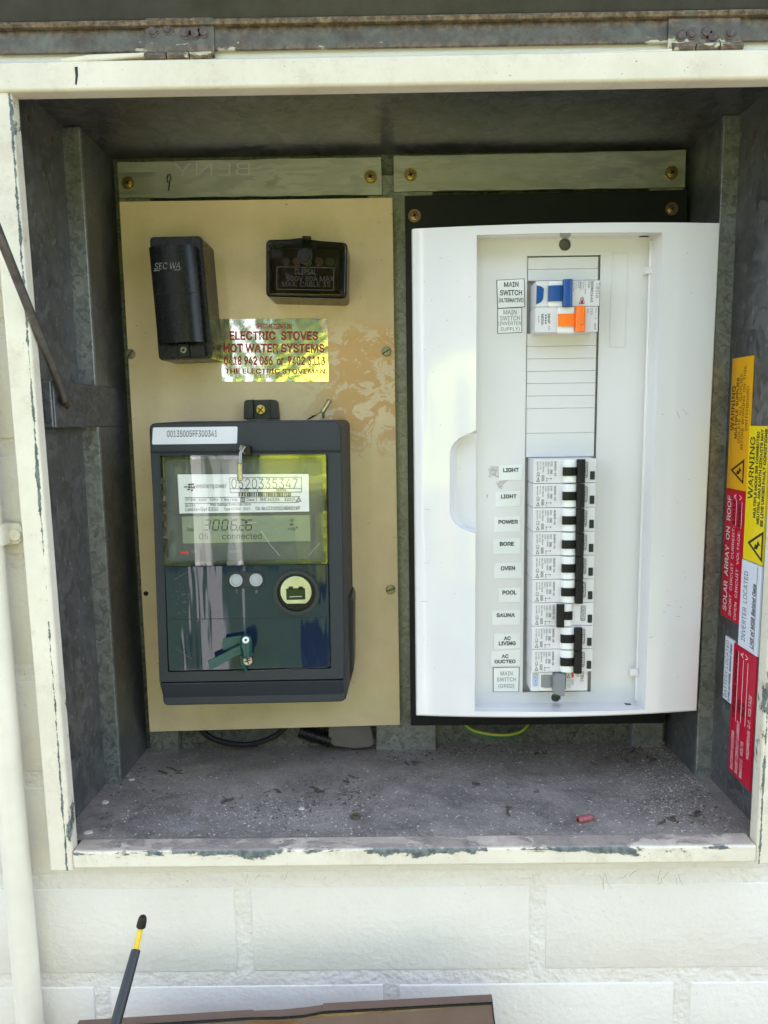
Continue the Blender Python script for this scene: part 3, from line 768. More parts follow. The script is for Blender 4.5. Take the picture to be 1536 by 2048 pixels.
# window well
Yi = Ym - .0012
q = mq([(324, 914), (653, 911), (657, 1128), (331, 1133)], Yi)
MB().mat('meter_inner').prism(q, Yi, Yi + .001).build('dial_plate', me_)
Yp = Yi - .0012
npq = mq([(355, 949), (617, 948), (618.5, 1023), (359, 1027)], Yp)
plate = MB().mat('label_white').prism(npq, Yp, Yp + .001); pl = plate.build('name_plate', me_)
m = MB().mat('ink_black'); yt = Yp - .0003
m.ptext('0520335347', 463, 957, 595, 977, yt, -.012, 0)
m.mat('ink_grey').ptext('westernpower', 391, 967, 453, 979, yt, -.004, 0)
for (u, v, w_, h_) in ((368, 973, 7, 2), (376, 968, 5, 3), (376, 973, 5, 3), (382, 967, 6, 4), (382, 973, 6, 4), (382, 979, 4, 3), (374, 978, 6, 2), (388, 972, 2, 5)):
    m.prism(mq([(u, v), (u + w_, v - .3), (u + w_, v + h_), (u, v + h_)], yt), yt, yt + .0002)
m.mat('ink_black')
def lineq(m, u0, v0, u1, v1, w_, Y):
    if abs(u1 - u0) > abs(v1 - v0): m.prism(QL([(u0, v0), (u1, v1), (u1, v1 + w_), (u0, v0 + w_)], Y), Y, Y + .0002)
    else: m.prism(QL([(u0, v0), (u0 + w_, v0), (u1 + w_, v1), (u1, v1)], Y), Y, Y + .0002)
for a in ((459, 955, 603, 954), (459, 977, 603, 976.5), (460, 984.6, 603, 983.6), (369, 995, 600, 993), (369, 1006.5, 598, 1004)): lineq(m, *a, .9, yt)
for a in ((459, 955, 460, 985), (602, 954, 603, 984), (515, 977, 515, 984)): lineq(m, *a, .8, yt)
m.ptext('CODE', 480, 978, 498, 983, yt, 0, 0); m.ptext('SERIAL', 552, 977.5, 573, 982.5, yt, 0, 0)
rr = random.Random(3); u = 477.0
while u < 582:
    w_ = rr.choice((.8, .8, 1.3, 2.0)); m.prism(mq([(u, 985), (u + w_, 985), (u + w_, 993), (u, 993)], yt), yt, yt + .0002); u += w_ + rr.choice((.9, .9, 1.6, 2.2))
m.mat('ink_grey')
for (s_, u0, v0, u1, v1) in (('1P 2W   240V   50Hz   1 Wh / imp', 371, 997, 475, 1003.5), ('Class 1   NMI 14/2/54', 493, 996, 559, 1003), ('E2219', 570, 996, 590, 1002), ('lb=10A', 371, 1008, 391, 1014), ('Max Ratings A=N=LM=100A', 421, 1007, 502, 1013), ('Landis+Gyr E350', 371, 1015, 437, 1024), ('Type U1300   2021', 447, 1015, 501, 1022), ('Cat. No U1310DSG2NBN001WP', 511, 1013, 600, 1020.5)):
    m.ptext(s_, u0, v0, u1, v1, yt, .004, -.5)
m.pframe(mq([(481, 995.5), (490, 995.5), (490, 1004), (481, 1004)], yt), mq([(482.3, 996.8), (488.7, 996.8), (488.7, 1002.7), (482.3, 1002.7)], yt), yt, yt + .0002)
m.pframe(mq([(484, 998.2), (487, 998.2), (487, 1001.3), (484, 1001.3)], yt), mq([(485, 999.2), (486, 999.2), (486, 1000.3), (485, 1000.3)], yt), yt, yt + .0002)
m.pframe(mq([(597, 994.5), (603, 1003), (591, 1003)], yt), mq([(597, 996.7), (600.7, 1001.8), (593.3, 1001.8)], yt), yt, yt + .0002)
m.build('lettering', pl)
# display
Yd = Yi - .0004
d_ = MB().mat('lcd').prism(mq([(363, 1033), (619.5, 1030), (621, 1082), (366, 1087)], Yd), Yd, Yd + .001).build('display', me_)
m = MB().mat('lcd_segment'); yt = Yd - .0002
SEG = {'3': 'abgcd', '0': 'abcdef', '6': 'afgedc', '2': 'abged', '8': 'abcdefg'}
def seg7(m, ch, u, v, w_, h_, th):
    sl = 3
    for s_ in SEG[ch]:
        x0, y0, x1, y1 = {'a': (0, 0, 1, 0), 'b': (1, 0, 1, .5), 'c': (1, .5, 1, 1), 'd': (0, 1, 1, 1), 'e': (0, .5, 0, 1), 'f': (0, 0, 0, .5), 'g': (0, .5, 1, .5)}[s_]
        f_ = lambda a, b: (u + a * w_ + sl * (1 - b), v + b * h_)
        (a0, b0), (a1, b1) = f_(x0, y0), f_(x1, y1)
        if y0 == y1: p = [(a0 + 1, b0 - th / 2), (a1 - 1, b1 - th / 2), (a1 - 1, b1 + th / 2), (a0 + 1, b0 + th / 2)]
        else: p = [(a0 - th / 2, b0 + 1), (a0 + th / 2, b0 + 1), (a1 + th / 2, b1 - 1), (a1 - th / 2, b1 - 1)]
        m.prism(mq(p, yt), yt, yt + .0002)
for ch, u in (('3', 407), ('0', 425), ('0', 443), ('6', 461), ('2', 478), ('6', 491)): seg7(m, ch, u, 1040, 11, 20, 2.2)
m.prism(mq([(473.5, 1059), (476, 1059), (476, 1062), (473.5, 1062)], yt), yt, yt + .0002)
m.ptext('05      connected', 398, 1067, 523, 1079, yt, .0, -1)
m.ptext('Date', 374, 1055, 388, 1062, yt, 0, 0); m.ptext('-W', 577, 1038, 587, 1044, yt, 0, 0); m.ptext('+var', 576, 1055, 592, 1061, yt, 0, 0)
m.prism(mq([(579, 1049), (583, 1046), (583, 1048), (587, 1048), (587, 1050), (583, 1050), (583, 1052)], yt), yt, yt + .0002)
x, z = mq([(594, 1055)], yt)[0]; m.disc(x, z, .0008, yt, yt + .0002, 8); m.build('reading', d_)['kind'] = 'stuff'
m = MB().mat('led_red'); m.prism(mq([(361, 1104), (376, 1103.5), (377, 1108), (361, 1107)], Yi - .0005), Yi - .0006, Yi); m.build('indicator_light', me_)
for s_, u0, u1 in (('Wh', 382, 394), ('varh', 459, 480)): MB().mat('ink_light').ptext(s_, u0, 1099, u1, 1106, Yi - .0002, 0, 0).build('small_print', me_)
# clear window with its rim and ribs
Yw = Ym - .0055
m = MB().mat('clear_window')
wq = mq([(320, 911), (652, 908), (655, 1127), (329, 1132)], Yw); wi = mq([(326, 919), (644, 917), (648, 1119), (334, 1124)], Yw)
m.quad(*[(x, Yw, z) for x, z in wi]);
m.pframe(wq, wi, Yw - .0008, Yw + .0040); win = m.build('clear_window', me_, smooth=30)
m = MB().mat('button_grey')
for k in range(7):
    v = 955 + k * 25; m.mat('meter_inner').prism(mq([(321.5 + k * 1.1, v), (325.5 + k * 1.1, v), (326 + k * 1.1, v + 12), (322 + k * 1.1, v + 12)], Yw), Yw - .0002, Yw + .002)
    m.prism(mq([(646 + k * .4, v), (650 + k * .4, v), (650.5 + k * .4, v + 12), (646.5 + k * .4, v + 12)], Yw), Yw - .0002, Yw + .002)
m.build('window_rib', win)['kind'] = 'stuff'
m = MB().mat('ink_white')
for (u0, v0, u1, v1) in ((522, 1062, 541, 1090), (541, 1090, 560, 1112), (616, 1112, 640, 1086), (480, 1050, 512, 1044)): m.tube([PY(u0, v0, Yw - .0001), PY(u1, v1, Yw - .0001)], .00007, 4)
m.build('scratches', win)['kind'] = 'stuff'
# glossy front cover below the window
Yg = Ym - .0052
q = rpoly(mq([(330, 1134), (656, 1129), (660, 1334), (338, 1342)], Yg), [.0003, .0003, .002, .002], 3)
MB().mat('meter_gloss').prism(q, Yg, Ym + .001, .0008, 2).build('front_cover', me_)
m = MB().mat('screw_slot'); m.prism(mq([(333, 1238.5), (658, 1234), (658, 1235.2), (333, 1239.7)], Yg - .0001), Yg - .0001, Yg + .0003); m.build('cover_seam', me_)
def pill(u0, v0, u1, v1, Y): return rpoly(mq([(u0, v0), (u1, v0), (u1, v1), (u0, v1)], Y), (v1 - v0) * .49 * .00038, 6)
m = MB().mat('meter_grey_smooth'); m.pframe(pill(455, 1143, 529, 1177, Yg), pill(457, 1145, 527, 1175, Yg), Yg - .0009, Yg + .0003)
m.prism(pill(457, 1145, 527, 1175, Yg), Yg - .0003, Yg + .0003); m.build('button_surround', me_)
for (u, v) in ((472, 1161), (512, 1160)):
    x, z = mq([(u, v)], Yg - .002)[0]; m = MB().mat('button_grey'); m.ring(x, z, .0037, .0050, Yg - .0022, Yg, 24); m.disc(x, z, .0037, Yg - .0018, Yg, 24, .0006); m.build('push_button', me_)
x, z = mq([(593, 1185)], Yg - .001)[0]
m = MB().mat('meter_grey_smooth'); m.ring(x, z, .0150, .0176, Yg - .0022, Yg + .001, 40); m.ring(x, z, .0176, .0184, Yg - .0010, Yg + .001, 40); m.mat('black_plastic').disc(x, z, .0150, Yg - .0002, Yg + .001, 32); pt = m.build('optical_port', me_)
r_ = .0122; x, z = mq([(592, 1183)], Yg - .002)[0]
pts = [(x + r_ * math.cos(t), z + max(r_ * math.sin(t), -r_ * .80)) for t in [2 * math.pi * i / 40 for i in range(40)]]
MB().mat('port_metal').prism(pts, Yg - .0024, Yg - .0001, .0006, 2).build('metal_ring', pt)
m = MB().mat('port_glass'); m.prism(rpoly(mq([(572, 1177), (610, 1176), (611, 1199), (573, 1200)], Yg - .0026), .001), Yg - .0027, Yg - .002)
m.prism(mq([(577, 1173), (586, 1173), (586, 1178), (577, 1178)], Yg - .0026), Yg - .0027, Yg - .002); m.prism(mq([(597, 1173), (606, 1173), (606, 1178), (597, 1178)], Yg - .0026), Yg - .0027, Yg - .002)
m.mat('button_grey').prism(mq([(579, 1193), (604, 1192), (604, 1193.5), (579, 1194.5)], Yg - .0028), Yg - .00275, Yg - .002); m.build('sensor_window', pt)
m = MB().mat('ink_light')
for u, s_ in ((473, 1), (513, 2)): m.ptext('T' if s_ == 1 else 'R', u - 1.5, 1180, u + 2.5, 1187, Yg - .0002, 0, 0)
m.build('button_print', me_)
m = MB().mat('ink_light'); rs = random.Random(5)
for k in range(22):
    u = rs.gauss(362, 9); v = rs.gauss(1196, 12); m.tube([PY(u, v, Yg - .0001), PY(u + rs.uniform(-3, 9), v + rs.uniform(-3, 2), Yg - .0001)], .00008, 4)
for (u0, v0, u1, v1) in ((352, 1296, 384, 1318), (500, 1342, 655, 1334), (348, 1160, 378, 1142)): m.tube([PY(u0, v0, Yg - .0001), PY(u1, v1, Yg - .0001)], .00008, 4)
m.build('scuffs', me_)['kind'] = 'stuff'
# hanger at the top
m = MB().mat('meter_grey_smooth'); yh = YB - .008
m.prism(rpoly(QL([(488, 800), (506, 799), (506, 838), (487, 838)], yh), [.003, 0, 0, 0]), yh, YB, .0006); m.prism(rpoly(QL([(540, 799), (554, 800), (558, 838), (540, 838)], yh), [0, .003, 0, 0]), yh, YB, .0006)
m.prism(QL([(504, 800), (542, 799), (542, 838), (504, 838)], YB - .003), YB - .003, YB); hg = m.build('hanging_bracket', me_)
x, z = Q(521, 820, YB - .004); screw(hg, x, z, YB - .003, .0046, 'brass_screw', 'cross', .85, False)
# hasp at top of the window
m = MB().mat('black_plastic'); m.prism(rpoly(mq([(484, 893), (500, 893), (502, 910), (484, 911)], Yw - .002), .0006), Yw - .003, Ym, .0005); m.build('sealing_hasp', me_)
x, z = mq([(496, 1320)], Yg)[0]; screw(me_, x, z, Yg - .001, .0040, 'steel_screw', 'cross', .3, False, 'cover_screw')

# seals hanging on the meter
def wireseal(name, path, f0, f1, r, label, loc, Y0, Y1):
    s = thing(name, loc, label, 'seal', 'wire seals on the meter')
    m = MB().mat('wire_steel'); m.tube(path, .0007, 6); m.tube([p + Vector((.0012, -.0006, 0)) for p in path], .0005, 6); m.build('wire', s)
    m = MB().mat('ferrule_metal'); a, b = f0, f1; m.tube([a, a.lerp(b, .05), a.lerp(b, .5), a.lerp(b, .95), b], [r * .8, r, r * .9, r, r * .8], 10)
    m.build('ferrule', s); return s
ys = Yw - .004
wireseal('wire_seal', [PY(486, 908, ys + .002), PY(480, 898, ys), PY(482, 891, ys), PY(488, 893, ys + .001), PY(480, 905, ys - .001), PY(479, 928, ys - .001)], PY(479, 926, ys - .001), PY(480, 962, ys - .001), .0024, 'steel wire seal with crimped ferrule hanging over the clear meter window', PY(480, 962, ys), 0, 0)
ys = YB - .02
wireseal('wire_seal', [PY(616, 838, ys + .01), PY(630, 830, ys), PY(645, 824, ys), PY(646, 836, ys + .005)], PY(644, 825, ys), PY(660, 800, ys), .0022, 'steel wire seal poking up behind the top right corner of the meter', PY(646, 836, ys), 0, 0)
# green plastic twist seal
p = PY(494, 1340, Yg - .004)
gs = thing('plastic_seal', p, 'dark green plastic twist seal with flag tab on the lower meter cover', 'seal')
m = MB().mat('seal_green'); y0 = Yg - .012
m.tube([PY(494, 1312, Yg - .003), PY(493, 1304, y0), PY(492.5, 1290, y0), PY(492, 1278, y0), PY(492, 1272, y0)], [.0030, .0044, .0050, .0048, .0036], 14); cap = m.build('cap', gs)
m = MB().mat('seal_white'); m.tube([PY(491.5, 1280, y0 - .0044), PY(491.5, 1280, y0 - .0054)], .0026, 14); m.mat('screw_slot').tube([PY(491.5, 1280, y0 - .0053), PY(491.5, 1280, y0 - .0056)], .0009, 8); m.build('cap_core', gs)
m = MB().mat('seal_green'); m.prism(QL([(416, 1322), (420, 1320), (484, 1288), (488, 1305), (424, 1338), (419, 1340)], y0 + .001), y0 + .001, y0 + .0022, .0003, 1)
m.prism(QL([(446, 1277), (482, 1271), (486, 1296), (446, 1301), (444, 1290)], y0 + .006), y0 + .006, y0 + .007); m.build('flag_tab', gs)
m = MB().mat('seal_green'); m.tube([PY(484, 1310, Yg - .002), PY(484, 1325, Yg - .002), PY(491, 1338, Yg - .002), PY(495, 1346, Yg - .002)], [.0014, .0014, .0012, .0008], 8); m.tube([PY(505, 1305, Yg - .002), PY(502, 1312, Yg - .002)], .001, 8); m.build('tail', gs)

# ================================================================ DISTRIBUTION BOARD
db = thing('distribution_board', (Q(1120, 1430, .1405)[0], .1405, Q(1120, 1432, .1405)[1]), 'white plastic distribution board cover with column of breakers and printed circuit labels', 'switchboard')
YF = .0600; YR = .0800
xc = Q(1130, 900, YF)[0]
def yfront(x): return YF - .004 + .0085 * ((x - xc) / .118) ** 2
# contours sampled along the four sides with equal counts
def side(a, b, n): return [(a[0] + (b[0] - a[0]) * k / n, a[1] + (b[1] - a[1]) * k / n) for k in range(n)]
NT_, NS = 24, 110
def contour(tl, tr, br, bl): return side(tl, tr, NT_) + side(tr, br, NS) + side(br, bl, NT_) + side(bl, tl, NS)
oc = contour((823, 459), (1440, 448), (1393, 1421), (832, 1431))
ocw = [Q(u, v, .066) for u, v in oc]
ic = contour((953, 471), (1324, 466), (1289, 1418), (949, 1421))
icf = []
for (u, v) in ic: icf.append((u, v))
# notch for the door pull on the left edge
nf = []
for k, (u, v) in enumerate(ic):
    if k > 2 * NT_ + NS and 866 < v < 1064:
        h = abs(v - 965) / 99.0; dep = 52 * math.sqrt(max(0, 1 - max(0, (h - .56) / .44) ** 2))
        u = u - dep
    nf.append((u, v))
icw = [Q(u, v, YF) for u, v in nf]
ibw = [Q(u, v, YR) for u, v in contour((955, 479), (1300, 475), (1270, 1404), (951, 1407))]
n = len(oc)
rings = []
cxo, czo = ctr(ocw)
def shr(p, d): return (p[0] + (d if p[0] < cxo else -d) * (1 if abs(p[0] - cxo) > .11 else 0), p[1] + (d if p[1] < czo else -d) * (1 if abs(p[1] - czo) > .185 else 0))
rings.append([(x, .1400, z) for x, z in [shr(p, .0035) for p in ocw]])
rings.append([(x, .100, z) for x, z in [shr(p, .0010) for p in ocw]])
rings.append([(x, yfront(x) + .004, z) for x, z in ocw])
rings.append([(x, yfront(x) + .0012, z) for x, z in [shr(p, .0004) for p in ocw]])
rings.append([(x, yfront(x), z) for x, z in [shr(p, .0018) for p in ocw]])
o2 = [shr(p, .0018) for p in ocw]
for k in (.25, .5, .75): rings.append([(a[0] + (b[0] - a[0]) * k, yfront(a[0] + (b[0] - a[0]) * k), a[1] + (b[1] - a[1]) * k) for a, b in zip(o2, icw)])
rings.append([(x, yfront(x), z) for x, z in icw])
NT4 = [1 if (k > 2 * NT_ + NS and nf[k][0] < ic[k][0] - 3) else 0 for k in range(len(ic))]
rings.append([(a[0] + (b[0] - a[0]) * (.03 if q else .08), yfront(a[0]) + .0006, a[1] + (b[1] - a[1]) * .08) for a, b, q in zip(icw, ibw, NT4)])
rings.append([(a[0] + (b[0] - a[0]) * (.14 if q else .25), yfront(a[0]) + (.0085 if q else .004), a[1] + (b[1] - a[1]) * .2) for a, b, q in zip(icw, ibw, NT4)])
rings.append([(a[0] + (b[0] - a[0]) * (.30 if q else .35), yfront(a[0]) + (.0115 if q else .006), a[1] + (b[1] - a[1]) * .25) for a, b, q in zip(icw, ibw, NT4)])
rings.append([(a[0] + (b[0] - a[0]) * (.94 if q else .5), (YF + .0125) if q else (YF + .010), a[1] + (b[1] - a[1]) * .4) for a, b, q in zip(icw, ibw, NT4)])
rings.append([(x, YR, z) for x, z in ibw])
vs = [v for r_ in rings for v in r_]
fs = [(r_ * n + i, r_ * n + (i + 1) % n, (r_ + 1) * n + (i + 1) % n, (r_ + 1) * n + i) for r_ in range(len(rings) - 1) for i in range(n)]
MB().mat('board_white').solid(vs, fs).build('cover', db, smooth=38)
# recessed plate with breaker opening, punched holes
apx0 = Q(1054.5, 512, YR)[0]; apx1 = Q(1201, 512, YR)[0]; apz1 = Q(1130, 511, YR)[1]; apz0 = Q(1120, 1384, YR)[1]
xa = min(p[0] for p in ibw) - .002; xb_ = max(p[0] for p in ibw) + .002; za = min(p[1] for p in ibw) - .002; zb = max(p[1] for p in ibw) + .002
m = MB().mat('board_white_matt'); T_ = .0015
def holeplate(m, x0, x1, z0, z1, hx, hz, r, Y):
    n = 24; outer = []; inner = []
    for i in range(n):
        t = 2 * math.pi * (i + .5) / n; c, s_ = math.cos(t), math.sin(t); inner.append((hx + r * c, hz + r * s_))
        sx = ((x1 - hx) if c > 0 else (x0 - hx)) / c if abs(c) > 1e-9 else 1e9; sz = ((z1 - hz) if s_ > 0 else (z0 - hz)) / s_ if abs(s_) > 1e-9 else 1e9
        k = min(abs(sx), abs(sz)); outer.append((hx + c * k, hz + s_ * k))
    # square off the corners
    for cx_, cz_ in ((x0, z0), (x0, z1), (x1, z0), (x1, z1)):
        j = min(range(n), key=lambda i: (outer[i][0] - cx_) ** 2 + (outer[i][1] - cz_) ** 2); outer[j] = (cx_, cz_)
    m.pframe(outer, inner, Y, Y + T_)
h1 = Q(1130, 489, YR); h2 = Q(1112, 1392, YR)
m.box(xa, h1[0] - .012, YR, YR + T_, apz1, zb); m.box(h1[0] + .012, xb_, YR, YR + T_, apz1, zb); holeplate(m, h1[0] - .012, h1[0] + .012, apz1, zb, h1[0], h1[1], .0047, YR)
m.box(xa, h2[0] - .012, YR, YR + T_, za, apz0); m.box(h2[0] + .012, xb_, YR, YR + T_, za, apz0); holeplate(m, h2[0] - .012, h2[0] + .012, za, apz0, h2[0], h2[1] - .0012, .0040, YR)
m.box(xa, apx0, YR, YR + T_, apz0, apz1); m.box(apx1, xb_, YR, YR + T_, apz0, apz1)
# return lips of the opening
m.box(apx0 - .0008, apx0, YR - .0004, YR + .004, apz0, apz1); m.box(apx1, apx1 + .0008, YR - .0004, YR + .004, apz0, apz1)
m.build('inner_plate', db, smooth=0)
for h in (h1, (h2[0], h2[1] - .0012)): MB().mat('toggle_grey').disc(h[0], h[1], .0062, YR + .006, YR + .0075, 20).build('screw_boss', db)
# raised outline
m = MB().mat('board_white_matt'); a = [(1224, 506), (1257, 506), (1251, 694), (1218, 694)]
m.pframe(rpoly(QL(a, YR), .001), rpoly(QL([(u + (1.8 if k in (0, 3) else -1.8), v + (1.8 if k < 2 else -1.8)) for k, (u, v) in enumerate(a)], YR), .0008), YR - .0006, YR + .0003); m.build('raised_outline', db)
# hinge bar and clips on the right
m = MB().mat('board_white'); m.tube([PY(1303, 482, YR - .003), PY(1273, 1398, YR - .003)], .0016, 12); m.build('hinge_bar', db)
for (u, v) in ((1298, 541), (1268, 1344)):
    m = MB().mat('board_white'); m.prism(rpoly(QL([(u - 8, v - 7), (u + 8, v - 7), (u + 8, v + 7), (u - 8, v + 7)], YR - .005), .0004), YR - .0062, YR, .0006); m.build('hinge_clip', db)
m = MB().mat('dark_void'); m.prism(QL([(1279, 472.5), (1298, 467.5), (1298, 473)], YF + .011), YF + .011, YF + .013); m.build('hinge_slot', db); m = MB().mat('dark_void')
m.prism(QL([(1249, 1407), (1262, 1408), (1264, 1414), (1256, 1412)], YF + .012), YF + .0118, YF + .013); m.build('hinge_slot', db)
# dark inside behind the breakers
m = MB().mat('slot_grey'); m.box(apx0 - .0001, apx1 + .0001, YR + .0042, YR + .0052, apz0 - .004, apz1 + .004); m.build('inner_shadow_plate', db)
# blank strips
Yk = YR + .0006
def zline(v): return Q(1120, v, Yk)[1]
tops = [(514, 538), (538, 561), (666, 692), (692, 717), (717, 742), (742, 766.5), (766.5, 791.5), (791.5, 816.5), (816.5, 866), (866, 914)]
for v0, v1 in tops:
    g = .00010; m = MB().mat('blank_white'); m.box(apx0 + .0006, apx1 - .0014, Yk, Yk + .003, zline(v1) + g, zline(v0) - g, .0002, 1); m.build('blank_strip', db)
# thin board tongue next to the breakers
# circuit labels on the inner plate
def clabel(name, pts, lines, frame=False, bold=.012, lab=None, Y=YR - .0004, mt='label_paper', ink='ink_black'):
    q = QL(pts, Y); m = MB()
    if frame:
        m.mat('ink_black').prism(q, Y + .0000, YR); c = ctr(q)
        q = [(c[0] + (x - c[0]) * .955, c[1] + (z - c[1]) * .965) for x, z in q]; m.mat('label_white').prism(q, Y - .0001, Y + .0001)
    else: m.mat(mt).prism(q, Y, YR)
    m.mat(ink)
    for (s_, u0, v0, u1, v1) in lines: m.ptext(s_, u0, v0, u1, v1, Y - .0003, bold, -.4)
    o = m.build('circuit_label', db); o['label'] = lab
clabel('l', [(993, 560), (1049, 557), (1050, 614), (995, 617)], (('MAIN', 1008, 564, 1037, 574), ('SWITCH', 1000, 580, 1044, 591), ('(ALTERNATIVE)', 998, 596, 1047, 606)), True, .014, 'framed white label reading MAIN SWITCH (ALTERNATIVE)')
clabel('l', [(995, 617), (1044, 615), (1044, 665), (995, 667)], (('MAIN', 1007, 620, 1033, 629), ('SWITCH', 1000, 632, 1040, 641), ('(INVERTER', 997, 643, 1042, 652), ('SUPPLY)', 1001, 654, 1039, 663)), True, -.004, 'framed white label reading MAIN SWITCH (INVERTER SUPPLY)', ink='ink_grey')
for (s_, p, ln_) in (
    ('LIGHT', [(998, 931), (1044, 929), (1044, 960), (998, 960)], (('LIGHT', 1006.5, 936, 1037.5, 944.5),)),
    ('LIGHT', [(991, 984), (1041, 981), (1041, 1012), (991, 1014)], (('LIGHT', 1002, 989, 1033, 997),)),
    ('POWER', [(988, 1034), (1040, 1032), (1040, 1063), (988, 1064)], (('POWER', 997, 1040, 1036, 1048),)),
    ('BORE', [(986, 1079), (1041, 1076), (1040, 1107), (986, 1109)], (('BORE', 999.5, 1084, 1028, 1092),)),
    ('OVEN', [(988, 1127), (1044, 1125), (1044, 1156), (988, 1157)], (('OVEN', 1001.5, 1132.5, 1030, 1141),)),
    ('POOL', [(997, 1176), (1041, 1175), (1041, 1204), (996, 1205)], (('POOL', 1005, 1181, 1033, 1189.5),)),
    ('SAUNA', [(984, 1221), (1040, 1220), (1040, 1249), (984, 1250)], (('SAUNA', 993, 1226.5, 1030, 1234.5),)),
    ('AC LIVING', [(988, 1268), (1040, 1266), (1040, 1296), (988, 1298)], (('AC', 1007.5, 1273, 1021.5, 1280.5), ('LIVING', 997.5, 1283, 1031.5, 1291))),
    ('AC DUCTED', [(982, 1303), (1040, 1300), (1040, 1331), (982, 1332)], (('AC', 1003, 1309, 1017, 1316.5), ('DUCTED', 989.5, 1319.5, 1031, 1327)))):
    clabel('l', p, ln_, False, .024, 'white paper label reading ' + s_ + (' topmost of the column' if p[0][1] == 931 else ' second of the column' if s_ == 'LIGHT' else ''))
clabel('l', [(986, 1335), (1039, 1334), (1038, 1384), (986, 1384)], (('MAIN', 1001, 1343, 1025, 1351), ('SWITCH', 994, 1355, 1032, 1363), ('(GRID)', 997, 1368, 1028, 1377)), True, -.004, 'framed white label reading MAIN SWITCH (GRID)', ink='ink_grey')
# torn paper residue near first labels
for pts in ([(977, 937), (985, 932), (998, 933), (998, 957), (985, 952), (977, 955)], [(992, 966), (1000, 963), (1016, 961), (1006, 970), (1003, 978), (997, 976)]):
    m = MB().mat('grey_tab' if False else 'residue') if False else None
t = NT('residue'); f_ = t.ramp(t.noise(900, 4, .8), .42, .6); t.col(t.mix(f_, (.66, .65, .60), (.30, .26, .25))); t.rough(.8)
for pts in ([(977, 940), (981, 933), (990, 932), (998, 933), (998, 956), (993, 955), (987, 951), (982, 953), (977, 956), (979, 948)], [(991, 967), (997, 963), (1008, 961), (1016, 961), (1007, 968), (1005, 975), (1002, 979), (996, 976), (995, 970)], [(973, 988), (976, 986), (975, 995), (973, 999)]):
    m = MB().mat('residue'); q = QL(pts, YR - .0002); m.prism(q, YR - .0002, YR); m.build('label_residue', db)

m = MB().mat('scuff_grey'); rs = random.Random(9)
for (u0, v0, u1, v1) in ((1358, 824, 1364, 836), (1370, 818, 1383, 828), (1356, 1236, 1366, 1237), (1336, 1212, 1346, 1214), (1300, 1277, 1310, 1276), (1330, 1226, 1335, 1226), (880, 512, 886, 514), (850, 1020, 862, 1022), (848, 1130, 860, 1129), (842, 1208, 856, 1207)):
    a, b = PY(u0, v0, .056), PY(u1, v1, .056); a.y = yfront(a.x) - .0001; b.y = yfront(b.x) - .0001; m.tube([a, b], .00018, 4)
for k in range(60):
    p = PY(rs.uniform(835, 940) if k % 2 else rs.uniform(1325, 1395), rs.uniform(480, 1400), .056); p.y = yfront(p.x) - .00005; m.disc(p.x, p.z, rs.choice((.0002, .0003, .0004)), p.y - .00005, p.y, 6)
m.build('scuffs', db)['kind'] = 'stuff'

# ---------------------------------------------------------------- breakers
K = .0000595                                   # metres per unit of the enlarged photo crop
def bx_(c): return (c - 620) * K
def bz_(c): return -(c - 118) * K
BH = 314 * K
BW = (1425 - 620) * K
YBk = .0600 - YF                                # breaker face relative
def shell(mat_, h=BH, w=None):
    w = w or BW
    m = MB().mat(mat_); m.box(0, w, 0, .032, -h + .00015, -.00015, .00045, 2); return m
def black_toggle(parent, off=False):
    # raised white housing with rounded top, saddle and lever; x runs right, lever at ON on the right
    x0, x1 = bx_(993), bx_(1178)
    dx = 0
    m = MB().mat('toggle_housing'); n = 10; vs = []
    hx0, hx1 = (x0, x1 + .001) if not off else (bx_(975), bx_(1150))
    for zf in (-.0006, -BH + .0006):
        for i in range(n + 1):
            t = i / n; vs.append((hx0 + (hx1 - hx0) * t, -.0030 * math.sin(math.pi * min(1, max(0, t))) ** .45, zf))
        vs += [(hx1, .004, zf), (hx0, .004, zf)]
    N = n + 3; fs = [(i, (i + 1) % N, N + (i + 1) % N, N + i) for i in range(N)] + [tuple(range(N)), tuple(range(2 * N - 1, N - 1, -1))]
    m.solid(vs, fs); m.build_local('lever_housing', parent)
def build_local(s, name, parent, smooth=35):
    me = bpy.data.meshes.new(name); s.bm.to_mesh(me); s.bm.free()
    for m in s.mats: me.materials.append(MATS[m])
    me.shade_smooth(); me.set_sharp_from_angle(angle=R(smooth))
    o = bpy.data.objects.new(name, me); C.objects.link(o); o.parent = parent; WORLD[o] = Vector((0, 0, 0)); wn(o); return o
MB.build_local = build_local
